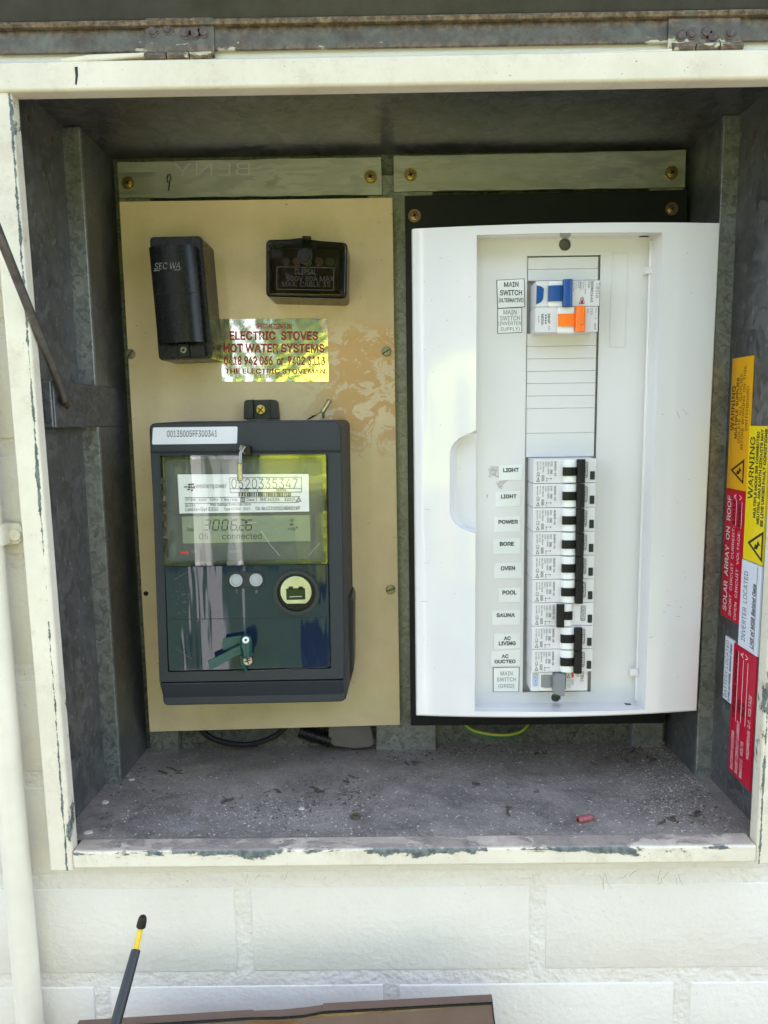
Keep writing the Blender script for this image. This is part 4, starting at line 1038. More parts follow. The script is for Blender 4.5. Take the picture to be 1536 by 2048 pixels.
def lever(parent, xs0, xs1, xl0, xl1, zc0, zc1, zl0, zl1, mname, deep=-.0058, ribs=True):
    """saddle strip xs0..xs1 between zc0, zc1; lever bar xl0..xl1 across the full height zl0..zl1"""
    m = MB().mat(mname); n = 8; vs = []
    for zf in (zc0, zc1):
        for i in range(n + 1):
            t = i / n; x = xs0 + (xs1 - xs0) * t; vs.append((x, -.0018 - .0018 * math.sin(math.pi * (.15 + .7 * t)), zf))
        vs += [(xs1, 0, zf), (xs0, 0, zf)]
    N = n + 3; fs = [(i, (i + 1) % N, N + (i + 1) % N, N + i) for i in range(N)] + [tuple(range(N)), tuple(range(2 * N - 1, N - 1, -1))]
    m.solid(vs, fs)
    if ribs:
        for k in (.62, .72): x = xs0 + (xs1 - xs0) * k; m.box(x, x + .0006, -.0042, -.002, zc1, zc0, .0001, 1)
    # bar with rounded top
    r = (xl1 - xl0) / 2; c = (xl0 + xl1) / 2; vs = []; n = 10
    prof = [(c - r, -.002)] + [(c - r * math.cos(math.pi * i / n), deep + r * .45 - r * .45 * math.sin(math.pi * i / n) * 1.0) for i in range(n + 1)] + [(c + r, -.002)]
    for zf in (zl0, zl1): vs += [(x, y, zf) for x, y in prof]
    N = len(prof); fs = [(i, (i + 1) % N, N + (i + 1) % N, N + i) for i in range(N)] + [tuple(range(N)), tuple(range(2 * N - 1, N - 1, -1))]
    m.solid(vs, fs, .0004, 1)
    return m.build_local('lever', parent)
def breaker(loc, model, amp, on, label):
    r = bpy.data.objects.new('circuit_breaker', None); C.objects.link(r); r.location = loc; r.empty_display_size = .01; WORLD[r] = Vector(loc)
    tag(r, label, 'circuit breaker', 'white circuit breakers in the lower column')
    shell('breaker_white').build_local('case', r, 30)
    black_toggle(r, not on)
    z0, z1 = bz_(225), bz_(335)
    if on: lever(r, bx_(994), bx_(1178), bx_(1164), bx_(1266), z0, z1, bz_(124), bz_(428), 'toggle_black')
    else: lever(r, bx_(1010), bx_(1142), bx_(930), bx_(1026), z0, z1, bz_(124), bz_(428), 'toggle_black')
    m = MB().mat('ink_black'); x0, x1 = bx_(1350), bx_(1408)
    m.prism(rpoly(rect(x0, x1, bz_(390), bz_(282)), .0006, 3), -.0007, .0002, .0002, 1); m.build_local('test_button', r)
    m = MB().mat('ink_black'); Y = -.00015
    vt = lambda s_, a, b, c, d, bo=0.0: m.vtext(s_, bx_(a), bx_(b), bz_(c), bz_(d), Y, bo)
    vt(model, 890, 915, 152, 338, .022); vt(amp, 840, 866, 152, 210, .012); vt('230V~ 50Hz', 802, 824, 152, 312, .005); vt('240V~', 772, 790, 152, 228, .005)
    vt('I\u0394n 30mA', 738, 757, 152, 290, .005); vt('I< 0.15', 703, 720, 152, 250, .005); vt('I\u0394m=500A', 668, 684, 152, 270, .005)
    vt('CE', 665, 702, 288, 345, .0)
    # symbols: boxed values, arrows, compliance mark
    def fr(a, b, c, d, t_=3): m.pframe(rect(bx_(a), bx_(b), bz_(d), bz_(c)), rect(bx_(a + t_), bx_(b - t_), bz_(d - t_), bz_(c + t_)), Y, Y + .0001)
    fr(836, 866, 255, 312); fr(728, 760, 325, 400); vt('6000', 735, 753, 331, 394, .01); vt('~', 845, 858, 262, 304, .01)
    m.pframe([(bx_(660), bz_(408)), (bx_(706), bz_(408)), (bx_(683), bz_(352))], [(bx_(668), bz_(402)), (bx_(698), bz_(402)), (bx_(683), bz_(366))], Y, Y + .0001)
    for c in (793, 850): m.prism([(bx_(c - 7), bz_(370)), (bx_(c), bz_(358)), (bx_(c + 7), bz_(370)), (bx_(c), bz_(382))], Y, Y + .0001)
    m.prism(rect(bx_(793), bx_(850), bz_(371.5), bz_(368.5)), Y, Y + .0001); vt('O', 784, 803, 390, 412, 0); vt('I', 846, 856, 398, 402, 0)
    m.build_local('print', r)
    # maker's mark in a rounded outline, right of the lever
    m = MB().mat('ink_black'); xa_, xb2 = (1285, 1322) if on else (1255, 1318)
    xa_ = 1258
    m.pframe(rpoly(rect(bx_(xa_), bx_(1320), bz_(366), bz_(160)), .0014, 4), rpoly(rect(bx_(xa_ + 7), bx_(1313), bz_(359), bz_(167)), .0011, 4), Y, Y + .0001)
    m.vtext('GEN3', bx_(1270), bx_(1305), bz_(176), bz_(350), Y, .01); m.build_local('maker_mark', r)
    return r
z_top = Q(1120, 917.5, YF)[1]; z_bot = Q(1120, 1344, YF)[1]; pit = (z_top - z_bot) / 9
xbk = Q(1067, 918, YF)[0]
sy = pit / BH
BH_old = BH
specs = [('G60X2-10', 'C10', 1, 'topmost circuit breaker of the lower column beside the upper LIGHT label'), ('G60X2-10', 'C10', 1, 'second circuit breaker of the lower column beside the lower LIGHT label'),
         ('G45X2-16', 'C16', 1, 'circuit breaker beside the POWER label with lever on'), ('G45X2-16', 'C16', 1, 'circuit breaker beside the BORE label with lever on'),
         ('G60X2-16', 'C16', 1, 'circuit breaker beside the OVEN label with lever on'), ('G45X2-16', 'C16', 1, 'circuit breaker beside the POOL label with lever on'),
         ('G45X2-16', 'C16', 0, 'circuit breaker beside the SAUNA label with its black lever thrown left'), ('G60X2-25', 'C25', 1, 'circuit breaker beside the AC LIVING label with lever on'),
         ('G60X2-32', 'C32', 1, 'circuit breaker beside the AC DUCTED label with lever on')]
for i, (a, b, c, d) in enumerate(specs):
    o = breaker((xbk + i * .00008, YF, z_top - pit * i), a, b, c, d)
    o.scale = (1, 1, sy)
# grid main switch at the foot
zg = z_top - 9 * pit - .0004
r = thing('main_switch', (xbk + .0008, YF + .004, zg), 'grid main switch with a drooping grey lever at the foot of the breaker column', 'main switch')
hg_ = .0170; wg = .0455
shell('breaker_white', hg_, wg).build_local('case', r, 30)
KG = .0000600
gx = lambda c: (c - 575) * KG
gz = lambda c: -(c - 1245) * KG
m = MB().mat('toggle_housing'); m.box(gx(692), gx(870), -.0016, .004, gz(1520), gz(1250), .0014, 3); m.build_local('lever_housing', r)
lever(r, gx(705), gx(860), gx(855), gx(880), gz(1290), gz(1455), gz(1290), gz(1455), 'toggle_grey', -.0058, False)
m = MB().mat('toggle_grey'); m.solid([(gx(850), -.0045, gz(1300)), (gx(885), -.0085, gz(1245)), (gx(1000), -.0085, gz(1250)), (gx(998), -.0085, gz(1545)), (gx(965), -.0085, gz(1548)), (gx(865), -.0085, gz(1515)), (gx(850), -.0045, gz(1465)),
          (gx(850), -.001, gz(1300)), (gx(885), -.001, gz(1245)), (gx(1000), -.001, gz(1250)), (gx(998), -.001, gz(1545)), (gx(965), -.001, gz(1548)), (gx(865), -.001, gz(1515)), (gx(850), -.001, gz(1465))],
          [tuple(range(7)), tuple(range(13, 6, -1))] + [(i, (i + 1) % 7, 7 + (i + 1) % 7, 7 + i) for i in range(7)], .0006, 2); m.build_local('lever', r)
m = MB().mat('ink_blue'); m.prism(rpoly(rect(gx(602), gx(664), gz(1455), gz(1275)), .0016, 4), -.00012, .0001)
m.mat('breaker_white').prism(rpoly(rect(gx(608), gx(658), gz(1449), gz(1281)), .0013, 4), -.00022, 0).mat('ink_blue').vtext('GEN3', gx(616), gx(651), gz(1290), gz(1442), -.0003, .012); m.build_local('maker_mark', r)
m = MB().mat('teal_strip'); m.prism(rect(gx(1000), gx(1046), gz(1500), gz(1250)), -.0002, .0001); m.build_local('teal_strip', r)
m = MB().mat('led_red'); m.prism(rect(gx(1115), gx(1145), gz(1340), gz(1268)), -.0003, .0001); m.build_local('red_flag', r)
m = MB().mat('ink_black'); m.vtext('RCB61', gx(1236), gx(1278), gz(1246), gz(1400), -.00015, .008); m.vtext('C63', gx(1185), gx(1215), gz(1262), gz(1330), -.00015, .005)
m.pframe([(gx(1052), gz(1345)), (gx(1100), gz(1345)), (gx(1076), gz(1290))], [(gx(1060), gz(1339)), (gx(1092), gz(1339)), (gx(1076), gz(1303))], -.00015, 0)
m.vtext('230-240V~', gx(1065), gx(1080), gz(1365), gz(1480), -.00015, 0); m.vtext('I\u0394n 0.03A', gx(1090), gx(1105), gz(1365), gz(1480), -.00015, 0); m.vtext('6000', gx(1120), gx(1145), gz(1365), gz(1440), -.00015, 0); m.build_local('print', r)
# alternative-supply switch (blue) and inverter switch (orange)
KS = .000382 / 6.144
def two(name, loc, label):
    o = thing(name, loc, label, 'main switch'); return o
yS = YF + .002
xs0 = Q(1072, 562, yS)[0]; ztS = Q(1120, 561, yS)[1]; zmS = Q(1120, 613.5, yS)[1]; zbS = Q(1120, 665, yS)[1]
wS = Q(1199, 600, yS)[0] - xs0
hb = ztS - zmS; ho = zmS - zbS
sx = lambda c: (c - 620) * KS
sz = lambda c: -(c - 130) * KS
r = two('main_switch', (xs0, yS, ztS), 'main switch with a blue lever beside the MAIN SWITCH (ALTERNATIVE) label')
shell('breaker_white', hb, wS).build_local('case', r, 30)
m = MB().mat('toggle_blue'); m.prism([(sx(628), sz(182)), (sx(690), sz(200)), (sx(714), sz(225)), (sx(706), sz(345)), (sx(680), sz(380)), (sx(624), sz(405))], -.0008, .0002, .0003, 1); m.build_local('blue_inset', r)
m = MB().mat('toggle_housing'); m.box(sx(765), sx(945), -.0018, .004, sz(440), sz(134), .0014, 3); m.build_local('lever_housing', r)
lever(r, sx(762), sx(965), sx(928), sx(1040), sz(195), sz(375), sz(130), sz(442), 'toggle_blue', -.0062)
m = MB().mat('ink_grey')
m.vtext('Tesla', sx(1335), sx(1388), sz(158), sz(335), -.00015, -.01)
m.mat('ink_black').vtext('RCDM116.4.5', sx(1275), sx(1307), sz(145), sz(388), -.00015, .012); m.vtext('C16', sx(1240), sx(1268), sz(145), sz(218), -.00015, .012)
m.mat('ink_grey')
for k, (a, s_, e_) in enumerate(((1215, '240V~ 50Hz', 290), (1190, '50/60Hz', 235), (1165, 'I\u0394n 30mA', 250), (1105, 'I< 0.1s', 230), (1076, 'I\u0394m 500A', 260))): m.vtext(s_, sx(a - 12), sx(a + 4), sz(145), sz(e_), -.00015, 0)
m.pframe(rect(sx(1128), sx(1150), sz(220), sz(145)), rect(sx(1132), sx(1146), sz(216), sz(149)), -.00015, 0)
m.pframe([(sx(1140), sz(405)), (sx(1205), sz(408)), (sx(1195), sz(340)), (sx(1172), sz(320)), (sx(1155), sz(340))], [(sx(1147), sz(400)), (sx(1198), sz(402)), (sx(1189), sz(345)), (sx(1172), sz(328)), (sx(1161), sz(345))], -.00015, 0)
m.mat('ink_red').prism([(sx(1155), sz(403)), (sx(1190), sz(403)), (sx(1177), sz(338))], -.0003, 0)
m.build_local('print', r)
r = two('main_switch', (xs0 - .0003, yS - .0003, zmS), 'main switch with a bright orange lever beside the MAIN SWITCH (INVERTER SUPPLY) label')
sz = lambda c: -(c - 450) * KS
shell('breaker_white', ho, wS - .0006).build_local('case', r, 30)
m = MB().mat('toggle_housing'); m.box(sx(885), sx(1092), -.0018, .004, sz(766), sz(454), .0014, 3); m.build_local('lever_housing', r)
lever(r, sx(888), sx(1110), sx(1086), sx(1202), sz(540), sz(685), sz(455), sz(757), 'toggle_orange', -.0062, False)
m = MB().mat('toggle_orange'); m.box(sx(1135), sx(1180), -.0070, -.005, sz(675), sz(535), .0004, 1); m.build_local('lever_grip', r)
m = MB().mat('ink_grey'); m.vtext('NHP', sx(768), sx(800), sz(532), sz(645), -.00015, .012); m.vtext('OFF', sx(778), sx(796), sz(675), sz(728), -.00015, 0); m.vtext('MOD6', sx(692), sx(724), sz(532), sz(658), -.00015, .015); m.vtext('RCBO', sx(655), sx(668), sz(555), sz(635), -.00015, 0)
for k in range(4): m.prism([(sx(735), sz(540 + k * 30)), (sx(755), sz(540 + k * 30)), (sx(755), sz(562 + k * 30)), (sx(740), sz(556 + k * 30))], -.00015, 0)
m.vtext('C25', sx(1283), sx(1308), sz(468), sz(545), -.00015, 0); m.vtext('MOD6-1-25', sx(1340), sx(1354), sz(465), sz(605), -.00015, 0); m.vtext('6kA', sx(1330), sx(1356), sz(650), sz(728), -.00015, 0); m.vtext('6000', sx(1243), sx(1258), sz(468), sz(528), -.00015, 0)
m.build_local('print', r)

# ================================================================ SIGNS ON THE RIGHT WALL
def sign(name, px, face, label, items, th=.0012, lift=0.0):
    X = XR2 - lift; c = [PX(u, v, X) for u, v in px]      # TL, TR, BR, BL in the photo; left = deeper
    yl = (c[0].y + c[3].y) / 2; yr = (c[1].y + c[2].y) / 2; zt = (c[0].z + c[1].z) / 2; zb = (c[2].z + c[3].z) / 2
    s = thing(name, (XR2, (yl + yr) / 2, zb), label, 'sign')
    MB().mat(face).box(X - th, X, yr, yl, zb, zt).build('face', s)
    xs = X - th - .0002
    pt = lambda a, b: Vector((xs, yl + (yr - yl) * b, zb + (zt - zb) * a))
    m = MB()
    for it in items:
        if it[0] == 'tri':
            _, ink, a0, a1, b0, b1 = it; m.mat(ink); am = (a0 + a1) / 2
            P_ = [pt(a0, b1), pt(a1, b1), pt(am, b0)]; cc = sum(P_, Vector()) / 3; I_ = [cc + (p - cc) * .74 for p in P_]
            m._add([tuple(p) for p in P_ + I_], [(0, 1, 4, 3), (1, 2, 5, 4), (2, 0, 3, 5)])
            e = lambda da, db_: pt(am + (a1 - a0) * da, b0 + (b1 - b0) * db_)
            m._add([tuple(e(*k)) for k in ((-.14, .45), (.02, .50), (.0, .62), (.16, .66), (.0, .88), (.02, .74), (-.12, .66))], [tuple(range(7))])
        elif it[0] == 'line':
            _, ink, a0, a1, b = it; m.mat(ink); m.quad(pt(a0, b), pt(a1, b), pt(a1, b + .018), pt(a0, b + .018))
        else:
            s_, ink, a0, a1, b0, b1, bo = it[:7]; m.mat(ink); m.text(s_, pt(a0, b1), pt(a1, b1), pt(a1, b0), pt(a0, b0), bo, it[7] if len(it) > 7 else 0)
    m.build('lettering', s, smooth=0); return s
B_, W_ = 'ink_black', 'ink_white'
sign('warning_sign', [(1468.8, 716), (1510.5, 712), (1494, 983), (1455.8, 975)], 'sign_amber', 'amber warning sign about multiple supplies, topmost on the right wall', [
    ('WARNING', B_, .45, .79, .06, .25, .004), ('MULTIPLE  SUPPLIES', B_, .39, .85, .29, .42, .016), ('ISOLATE  ALL  SUPPLIES', B_, .355, .875, .46, .58, -.004), ('BEFORE  WORKING  ON  THIS', B_, .31, .93, .62, .74, -.004), ('SWITCHBOARD', B_, .45, .78, .80, .92, -.004), ('tri', B_, .05, .24, .18, .85)], lift=.0003)
sign('warning_sign', [(1502.4, 848), (1542, 856), (1527.7, 1133), (1488.6, 1115)], 'sign_yellow', 'bright yellow warning sign about neutral and earth circuits, beside the frame', [
    ('WARNING', B_, .46, .92, .10, .36, .008), ('MULTIPLE MODE IES CONNECTED', B_, .33, .96, .42, .56, .03), ('NEUTRAL AND EARTH CIRCUITS MAY', B_, .29, .98, .61, .75, .03), ('BE LIVE UNDER FAULT CONDITIONS', B_, .28, .98, .80, .94, .03), ('tri', B_, -.0 + .02, .25, .22, .99)])
sign('solar_sign', [(1455, 975.5), (1494, 984.5), (1480, 1249), (1443.4, 1228)], 'sign_red', 'red sign about the solar array on the roof, below the amber sign', [
    ('SOLAR  ARRAY  ON  ROOF', W_, .05, .95, .13, .33, .01), ('SHORT  CIRCUIT  CURRENT:', W_, .03, .72, .46, .58, -.004), ('OPEN  CIRCUIT  VOLTAGE:', W_, .02, .70, .74, .86, -.004), ('8.9/11.9', B_, .74, .92, .42, .60, .02), ('A', W_, .93, .97, .46, .58, 0), ('590/590', B_, .73, .90, .70, .88, .02), ('V', W_, .93, .97, .74, .86, 0), ('line', W_, .73, .93, .60), ('line', W_, .72, .92, .88)])
sign('inverter_sign', [(1488, 1117), (1528, 1135), (1516.8, 1315), (1478.6, 1287)], 'sign_white', 'white INVERTER LOCATED sign with handwriting, beside the frame', [
    ('INVERTER  LOCATED', B_, .08, .88, .16, .36, -.006), ('LHS of MSB Behind Gate', B_, .05, .78, .60, .78, .02, .2), ('line', B_, .03, .98, .80)])
sign('battery_sign', [(1454.5, 1271), (1471.6, 1283), (1464, 1408), (1448, 1393)], 'sign_white', 'small white BATTERY LOCATED sign with handwriting', [
    ('BATTERY LOCATED', B_, .04, .95, .12, .48, -.008), ('LHS of MSB, behind Gate', B_, .02, .93, .60, .88, .02, .2)])
sign('battery_system_sign', [(1471.6, 1285), (1516.8, 1316), (1502, 1583), (1458.7, 1537)], 'sign_red', 'long red battery system sign with handwritten values, lowest on the right wall', [
    ('BATTERY SYSTEM', W_, .03, .33, .10, .22, 0), ('LHS of MSB, behind Gate', B_, .44, .96, .06, .22, .02, .2), ('line', W_, .42, .96, .235), ('SHORT CIRCUIT CURRENT', W_, .03, .44, .32, .44, 0), ('1850', B_, .50, .60, .30, .44, .02), ('A', W_, .93, .97, .34, .46, 0), ('line', W_, .44, .92, .46),
    ('MAX D.C.  VOLTS', W_, .03, .31, .52, .64, 0), ('54.9', B_, .50, .60, .50, .64, .02), ('V', W_, .93, .97, .54, .66, 0), ('line', W_, .44, .92, .66), ('HAZARDOUS  D.C.  VOLTAGE', W_, .22, .70, .78, .90, 0)])

# ================================================================ THINGS ON THE FLOOR OF THE BOX
def onf(u, v, dz=0.0):
    p = PZ(u, v, -.305)
    for _ in range(3): p = PZ(u, v, floor_z(p.x, p.y) + dz)
    return p
p = onf(1170, 1637, .0022)
cr = thing('crimp_sleeve', (p.x, p.y, floor_z(p.x, p.y)), 'small red crimp sleeve lying on the dusty floor at right', 'crimp')
a, b = onf(1156, 1640, .0022), onf(1187, 1634, .0018)
m = MB().mat('crimp_red'); m.tube([a, a.lerp(b, .6), a.lerp(b, .8), b], [.0024, .0026, .0023, .0012], 12); m.build('sleeve', cr)
m = MB().mat('screw_slot'); m.tube([a + (a - b) * .005, a + (a - b) * .012], .0014, 8); m.build('bore', cr)
p = onf(712, 1634, .0005); o = MB().mat('dull_screw').solid(*(lambda: ([(p.x + r_ * math.cos(t) , p.y + r_ * math.sin(t), p.z + h) for r_, h in ((.0018, .0), (.0042, 0), (.0042, .0012), (.0018, .0012)) for t in [2 * math.pi * i / 18 for i in range(18)]], [(k * 18 + i, k * 18 + (i + 1) % 18, ((k + 1) % 4) * 18 + (i + 1) % 18, ((k + 1) % 4) * 18 + i) for k in range(4) for i in range(18)]))()).build('washer', root=p)
tag(o, 'small dull washer lying near the middle of the box floor', 'washer')
# wires
def wob(pts, k=6):
    out = []
    P_ = [pts[0]] + pts + [pts[-1]]
    for i in range(1, len(P_) - 2):
        for j in range(k):
            t = j / k; a, b, c, d = P_[i - 1], P_[i], P_[i + 1], P_[i + 2]
            out.append(.5 * ((2 * b) + (c - a) * t + (2 * a - 5 * b + 4 * c - d) * t * t + (3 * b - a - 3 * c + d) * t ** 3))
    return out + [pts[-1]]
Yv = .1515
path = wob([PY(925, 1445, Yv), PY(945, 1461, Yv - .003), PY(985, 1470, Yv - .008), PY(1020, 1470, Yv - .008), PY(1046, 1461, Yv - .004), PY(1062, 1440, Yv)])
o = thing('earth_wire', (path[10].x, path[10].y, path[10].z - .003), 'green and yellow earth wire looping below the black board', 'wire')
MB().mat('wire_green').tube(path, .0023, 10).build('insulation', o)
m = MB().mat('wire_yellow'); m.tube([q + Vector((0, -.0011, .0009)) for q in path], .0014, 8); m.build('yellow_stripe', o)
path = wob([PY(395, 1450, Yv), PY(420, 1474, Yv - .004), PY(460, 1487, Yv - .006), PY(505, 1488, Yv - .006), PY(550, 1472, Yv - .003), PY(575, 1450, Yv)])
o = MB().mat('cable_black').tube(path, .0026, 10).build('black_cable', root=path[12]); tag(o, 'black cable sagging below the beige board', 'cable')
path = [PY(600, 1462, Yv).lerp(PY(662, 1482, Yv - .004), k / 44) for k in range(45)]
o = MB().mat('cable_black').tube(path, [.0068 if k % 4 < 2 else .0056 for k in range(45)], 14).build('corrugated_conduit', root=path[20]); tag(o, 'ribbed black conduit end below the beige board', 'conduit')
m = MB().mat('grey_tab'); yq = .1440
o = m.prism(rpoly(QL([(657, 1450), (740, 1450), (748, 1486), (740, 1494), (708, 1497), (668, 1492), (657, 1483)], yq), .001), yq, yq + .002, .0005, 1).build('grey_tab', root=PY(700, 1490, yq)); tag(o, 'rounded grey plastic tab hanging below the beige board near the centre post', 'tab')
# cream putty crumbs etc.
rnd = random.Random(11)
def crumbs(name, mt, n, size, region, label, flat=.5, cat='debris'):
    m = MB().mat(mt)
    for _ in range(n):
        u, v = region(rnd); p = onf(u, v)
        if not (XL < p.x < XR and .001 < p.y < D - .002): continue
        s = size * rnd.choice((.5, .6, .8, 1, 1.5)) ; ang = rnd.random() * 6.28; c, s_ = math.cos(ang) * s, math.sin(ang) * s
        l = rnd.uniform(.7, 1.6)
        vs = [(p.x + c * l, p.y + s_ * l, p.z), (p.x - s_ , p.y + c, p.z), (p.x - c * l, p.y - s_ * l, p.z), (p.x + s_, p.y - c, p.z), (p.x + rnd.uniform(-.3, .3) * s, p.y + rnd.uniform(-.3, .3) * s, p.z + s * flat * rnd.uniform(.6, 1.4))]
        m._add(vs, [(0, 1, 4), (1, 2, 4), (2, 3, 4), (3, 0, 4)])
    o = m.build(name, smooth=0, root=(0, .08, -.305)); tag(o, label, None, None, 'stuff'); return o
def anyw(r):
    if r.random() < .3: return (r.gauss(1340, 70), r.gauss(1590, 45))
    if r.random() < .2: return (r.uniform(880, 1330), r.gauss(1492, 16))
    if r.random() < .25: return (r.gauss(560, 110), r.gauss(1625, 18))
    return (r.uniform(200, 1480), 1672 - 180 * r.random() ** 1.3)
crumbs('grit', 'grit', 9000, .00055, anyw, 'fine brown grit scattered over the box floor')
crumbs('paint_flakes', 'grit_pale', 2300, .0006, anyw, 'pale paint flakes scattered over the box floor', .3)
def leafy(r):
    k = r.choice(((560, 1620, 60, 14), (690, 1590, 45, 12), (1330, 1510, 45, 15), (260, 1560, 40, 50), (830, 1500, 90, 8), (1140, 1500, 140, 12), (1400, 1610, 50, 30)))
    return (r.gauss(k[0], k[2]), r.gauss(k[1], k[3]))
crumbs('leaf_litter', 'leaf_litter', 900, .0009, leafy, 'dark leaf litter and dirt gathered on the box floor', .5)
m = MB().mat('leaf_litter')
def twig(m, u, v, du, dv, r=.0005):
    a = onf(u, v, r); b = onf(u + du, v + dv, r); c = a.lerp(b, .5) + Vector((rnd.uniform(-.0012, .0012), rnd.uniform(-.001, .001), .0006)); m.tube([a, c, b], [r, r, r * .5], 5)
for (u, v) in ((345, 1545), (460, 1600), (705, 1560), (1085, 1505), (1340, 1640), (950, 1565), (640, 1580), (1390, 1625), (1270, 1500), (820, 1525), (1180, 1525), (550, 1585), (1020, 1620), (1300, 1520)):
    for k in range(4): twig(m, u + rnd.uniform(-12, 12), v + rnd.uniform(-5, 5), rnd.uniform(-22, 22), rnd.uniform(-8, 8), rnd.choice((.0004, .0006, .0009)))
o = m.build('twigs', root=(0, .08, -.305)); tag(o, 'small dark twigs scattered over the box floor', None, None, 'stuff')
# paint chips in the corners
for (u, v, s_, mt, lb) in ((308, 1500, .0042, 'grit_pale', 'pale putty crumb at the foot of the back left post'), (264, 1560, .003, 'grit_pale', 'pale putty crumb by the left wall near the back'), (176, 1667, .004, 'grit_pale', 'pale putty crumb in the front left corner of the box floor'),
    (603, 1619, .0035, 'grit_pale', 'pale flat crumb in the middle of the box floor'), (210, 1606, .0038, 'grit_pale', 'pale putty crumb against the left wall'), (1298, 1486, .005, 'grit_pale', 'larger pale putty crumb at the foot of the back right post'), (1323, 1487, .004, 'grit_pale', 'smaller pale putty crumb in the back right corner')):
    p = onf(u, v); m = MB().mat(mt); pts = [(p.x + s_ * rnd.uniform(.6, 1.1) * math.cos(a_), p.y + s_ * .8 * rnd.uniform(.6, 1.1) * math.sin(a_)) for a_ in [k * 1.05 for k in range(6)]]
    vs = [(x, y, p.z) for x, y in pts] + [(x, y, p.z + s_ * .35) for x, y in pts]
    m.solid(vs, [tuple(range(6)), tuple(range(11, 5, -1))] + [(i, (i + 1) % 6, 6 + (i + 1) % 6, 6 + i) for i in range(6)], .0004, 1)
    o = m.build('putty_crumb', root=p); tag(o, lb, 'crumb', 'pale crumbs on the box floor')

# ================================================================ ON AND IN FRONT OF THE WALL
# conduit pipe with saddle at the left
yc = WY - .0125
a = PY(5, 1400, yc); b = PY(61, 2048, yc); rr_ = .0093
d_ = (b - a); top = a - d_ * 2.2; bot = b + d_ * 3
cp = thing('conduit_pipe', (bot.x, yc, bot.z), 'cream painted conduit pipe running down the wall at far left', 'pipe')
MB().mat('pvc_cream').tube([top, bot], rr_, 24).build('pipe', cp)
yw = WY - .001
m = MB().mat('pvc_cream'); m.prism(rpoly(QL([(-60, 1049), (20, 1047), (38, 1047), (43, 1056), (43, 1080), (36, 1088), (10, 1090), (-60, 1092)], yw - .003), .0006), yw - .003, yw, .0006, 2); sdl = m.build('saddle', cp)
c_ = PY(-20, 1070, yc)
m = MB().mat('pvc_cream'); zs0, zs1 = PY(0, 1049, yc).z, PY(0, 1090, yc).z; axx = top.lerp(bot, (top.z - zs0) / (top.z - bot.z)).x
vs = []
n = 14
for zz_ in (zs0, zs1):
    for i in range(n + 1):
        t = math.pi * i / n; vs.append((axx + (rr_ + .0018) * math.cos(t), yc - (rr_ + .0018) * math.sin(t), zz_))
    vs += [(axx - rr_ - .0018, yw, zz_), (axx + rr_ + .0018, yw, zz_)]
N = n + 3; m.solid(vs, [(i, (i + 1) % N, N + (i + 1) % N, N + i) for i in range(N)] + [tuple(range(N)), tuple(range(2 * N - 1, N - 1, -1))]); m.build('saddle_strap', cp)
x, z = Q(30, 1070, yw - .004); m = MB().mat('pvc_cream'); m.disc(x, z, .0042, yw - .0050, yw - .003, 20, .001)
m.box(x - .0003, x + .0003, yw - .0054, yw - .0049, z - .0024, z + .0024); m.build('saddle_screw', cp)

# insulated screwdriver
y1, y2 = -.045, -.075
tip = PY(286, 1833, y1); cc = PY(282, 1853, y1); c1 = PY(272, 1900, y1 - .008); e_ = PY(228, 2060, y2 - .01)
dv = (e_ - c1); e2 = c1 + dv * 1.6
sdv = thing('screwdriver', e2, 'insulated screwdriver with yellow and black shaft pointing up below the box', 'screwdriver')
m = MB().mat('bit_black'); m.tube([tip, tip.lerp(cc, .15), tip.lerp(cc, .5), cc, cc.lerp(c1, .04)], [.0020, .0027, .0031, .0032, .0026], 12); m.build('bit_tip', sdv)
MB().mat('shaft_yellow').tube([cc, c1], .00185, 12).build('yellow_sleeve', sdv)
m = MB().mat('shaft_black'); m.tube([c1 - dv * .004, c1 + dv * .01, c1 + dv * .5, e2], [.0026, .0031, .0034, .0035], 14); m.build('black_sleeve', sdv)
m = MB().mat('shaft_yellow'); m.tube([e2, e2 + dv * .05, e2 + dv * .5, e2 + dv * 1.2, e2 + dv * 1.3], [.006, .013, .015, .015, .010], 14); m.build('handle', sdv)

# brown case at the bottom edge
yb = -.040
tlp = [(148, 2040), (504, 2021)]; 
bc = thing('brown_case', PY(560, 2100, yb), 'glossy brown cover leaning against the wall at the bottom edge', 'cover')
def bq(pts, Y): return QL(pts, Y)
ztl = PY(560, 2030, yb).z
def lean(m):
    for v in m.bm.verts: v.co.y -= max(0, ztl - .004 - v.co.z) * .42
face = [(152, 2053), (500, 2035), (504, 2037), (560, 2035), (610, 2030), (644, 2025), (645, 2022), (986, 2004), (1005, 2300), (185, 2330)]
q = bq(face, yb)
m = MB().mat('brown_trim'); m.prism(q, yb, yb + .0068, .0005, 2); lean(m); m.build('sheet', bc)
inn = [(160, 2058), (500, 2041), (560, 2040), (610, 2036), (645, 2029), (980, 2011), (998, 2290), (192, 2320)]
m = MB().mat('brown_gloss'); m.prism(bq(inn, yb - .0006), yb - .0006, yb + .001, .0004, 1); lean(m); m.build('gloss_face', bc)
m = MB().mat('black_plastic'); m.tube([PY(u, v, yb - .0004) for u, v in ((153, 2055), (500, 2037), (560, 2036), (610, 2032), (645, 2025), (984, 2006), (1000, 2150))], .0009, 8); lean(m); m.build('dark_edge', bc)

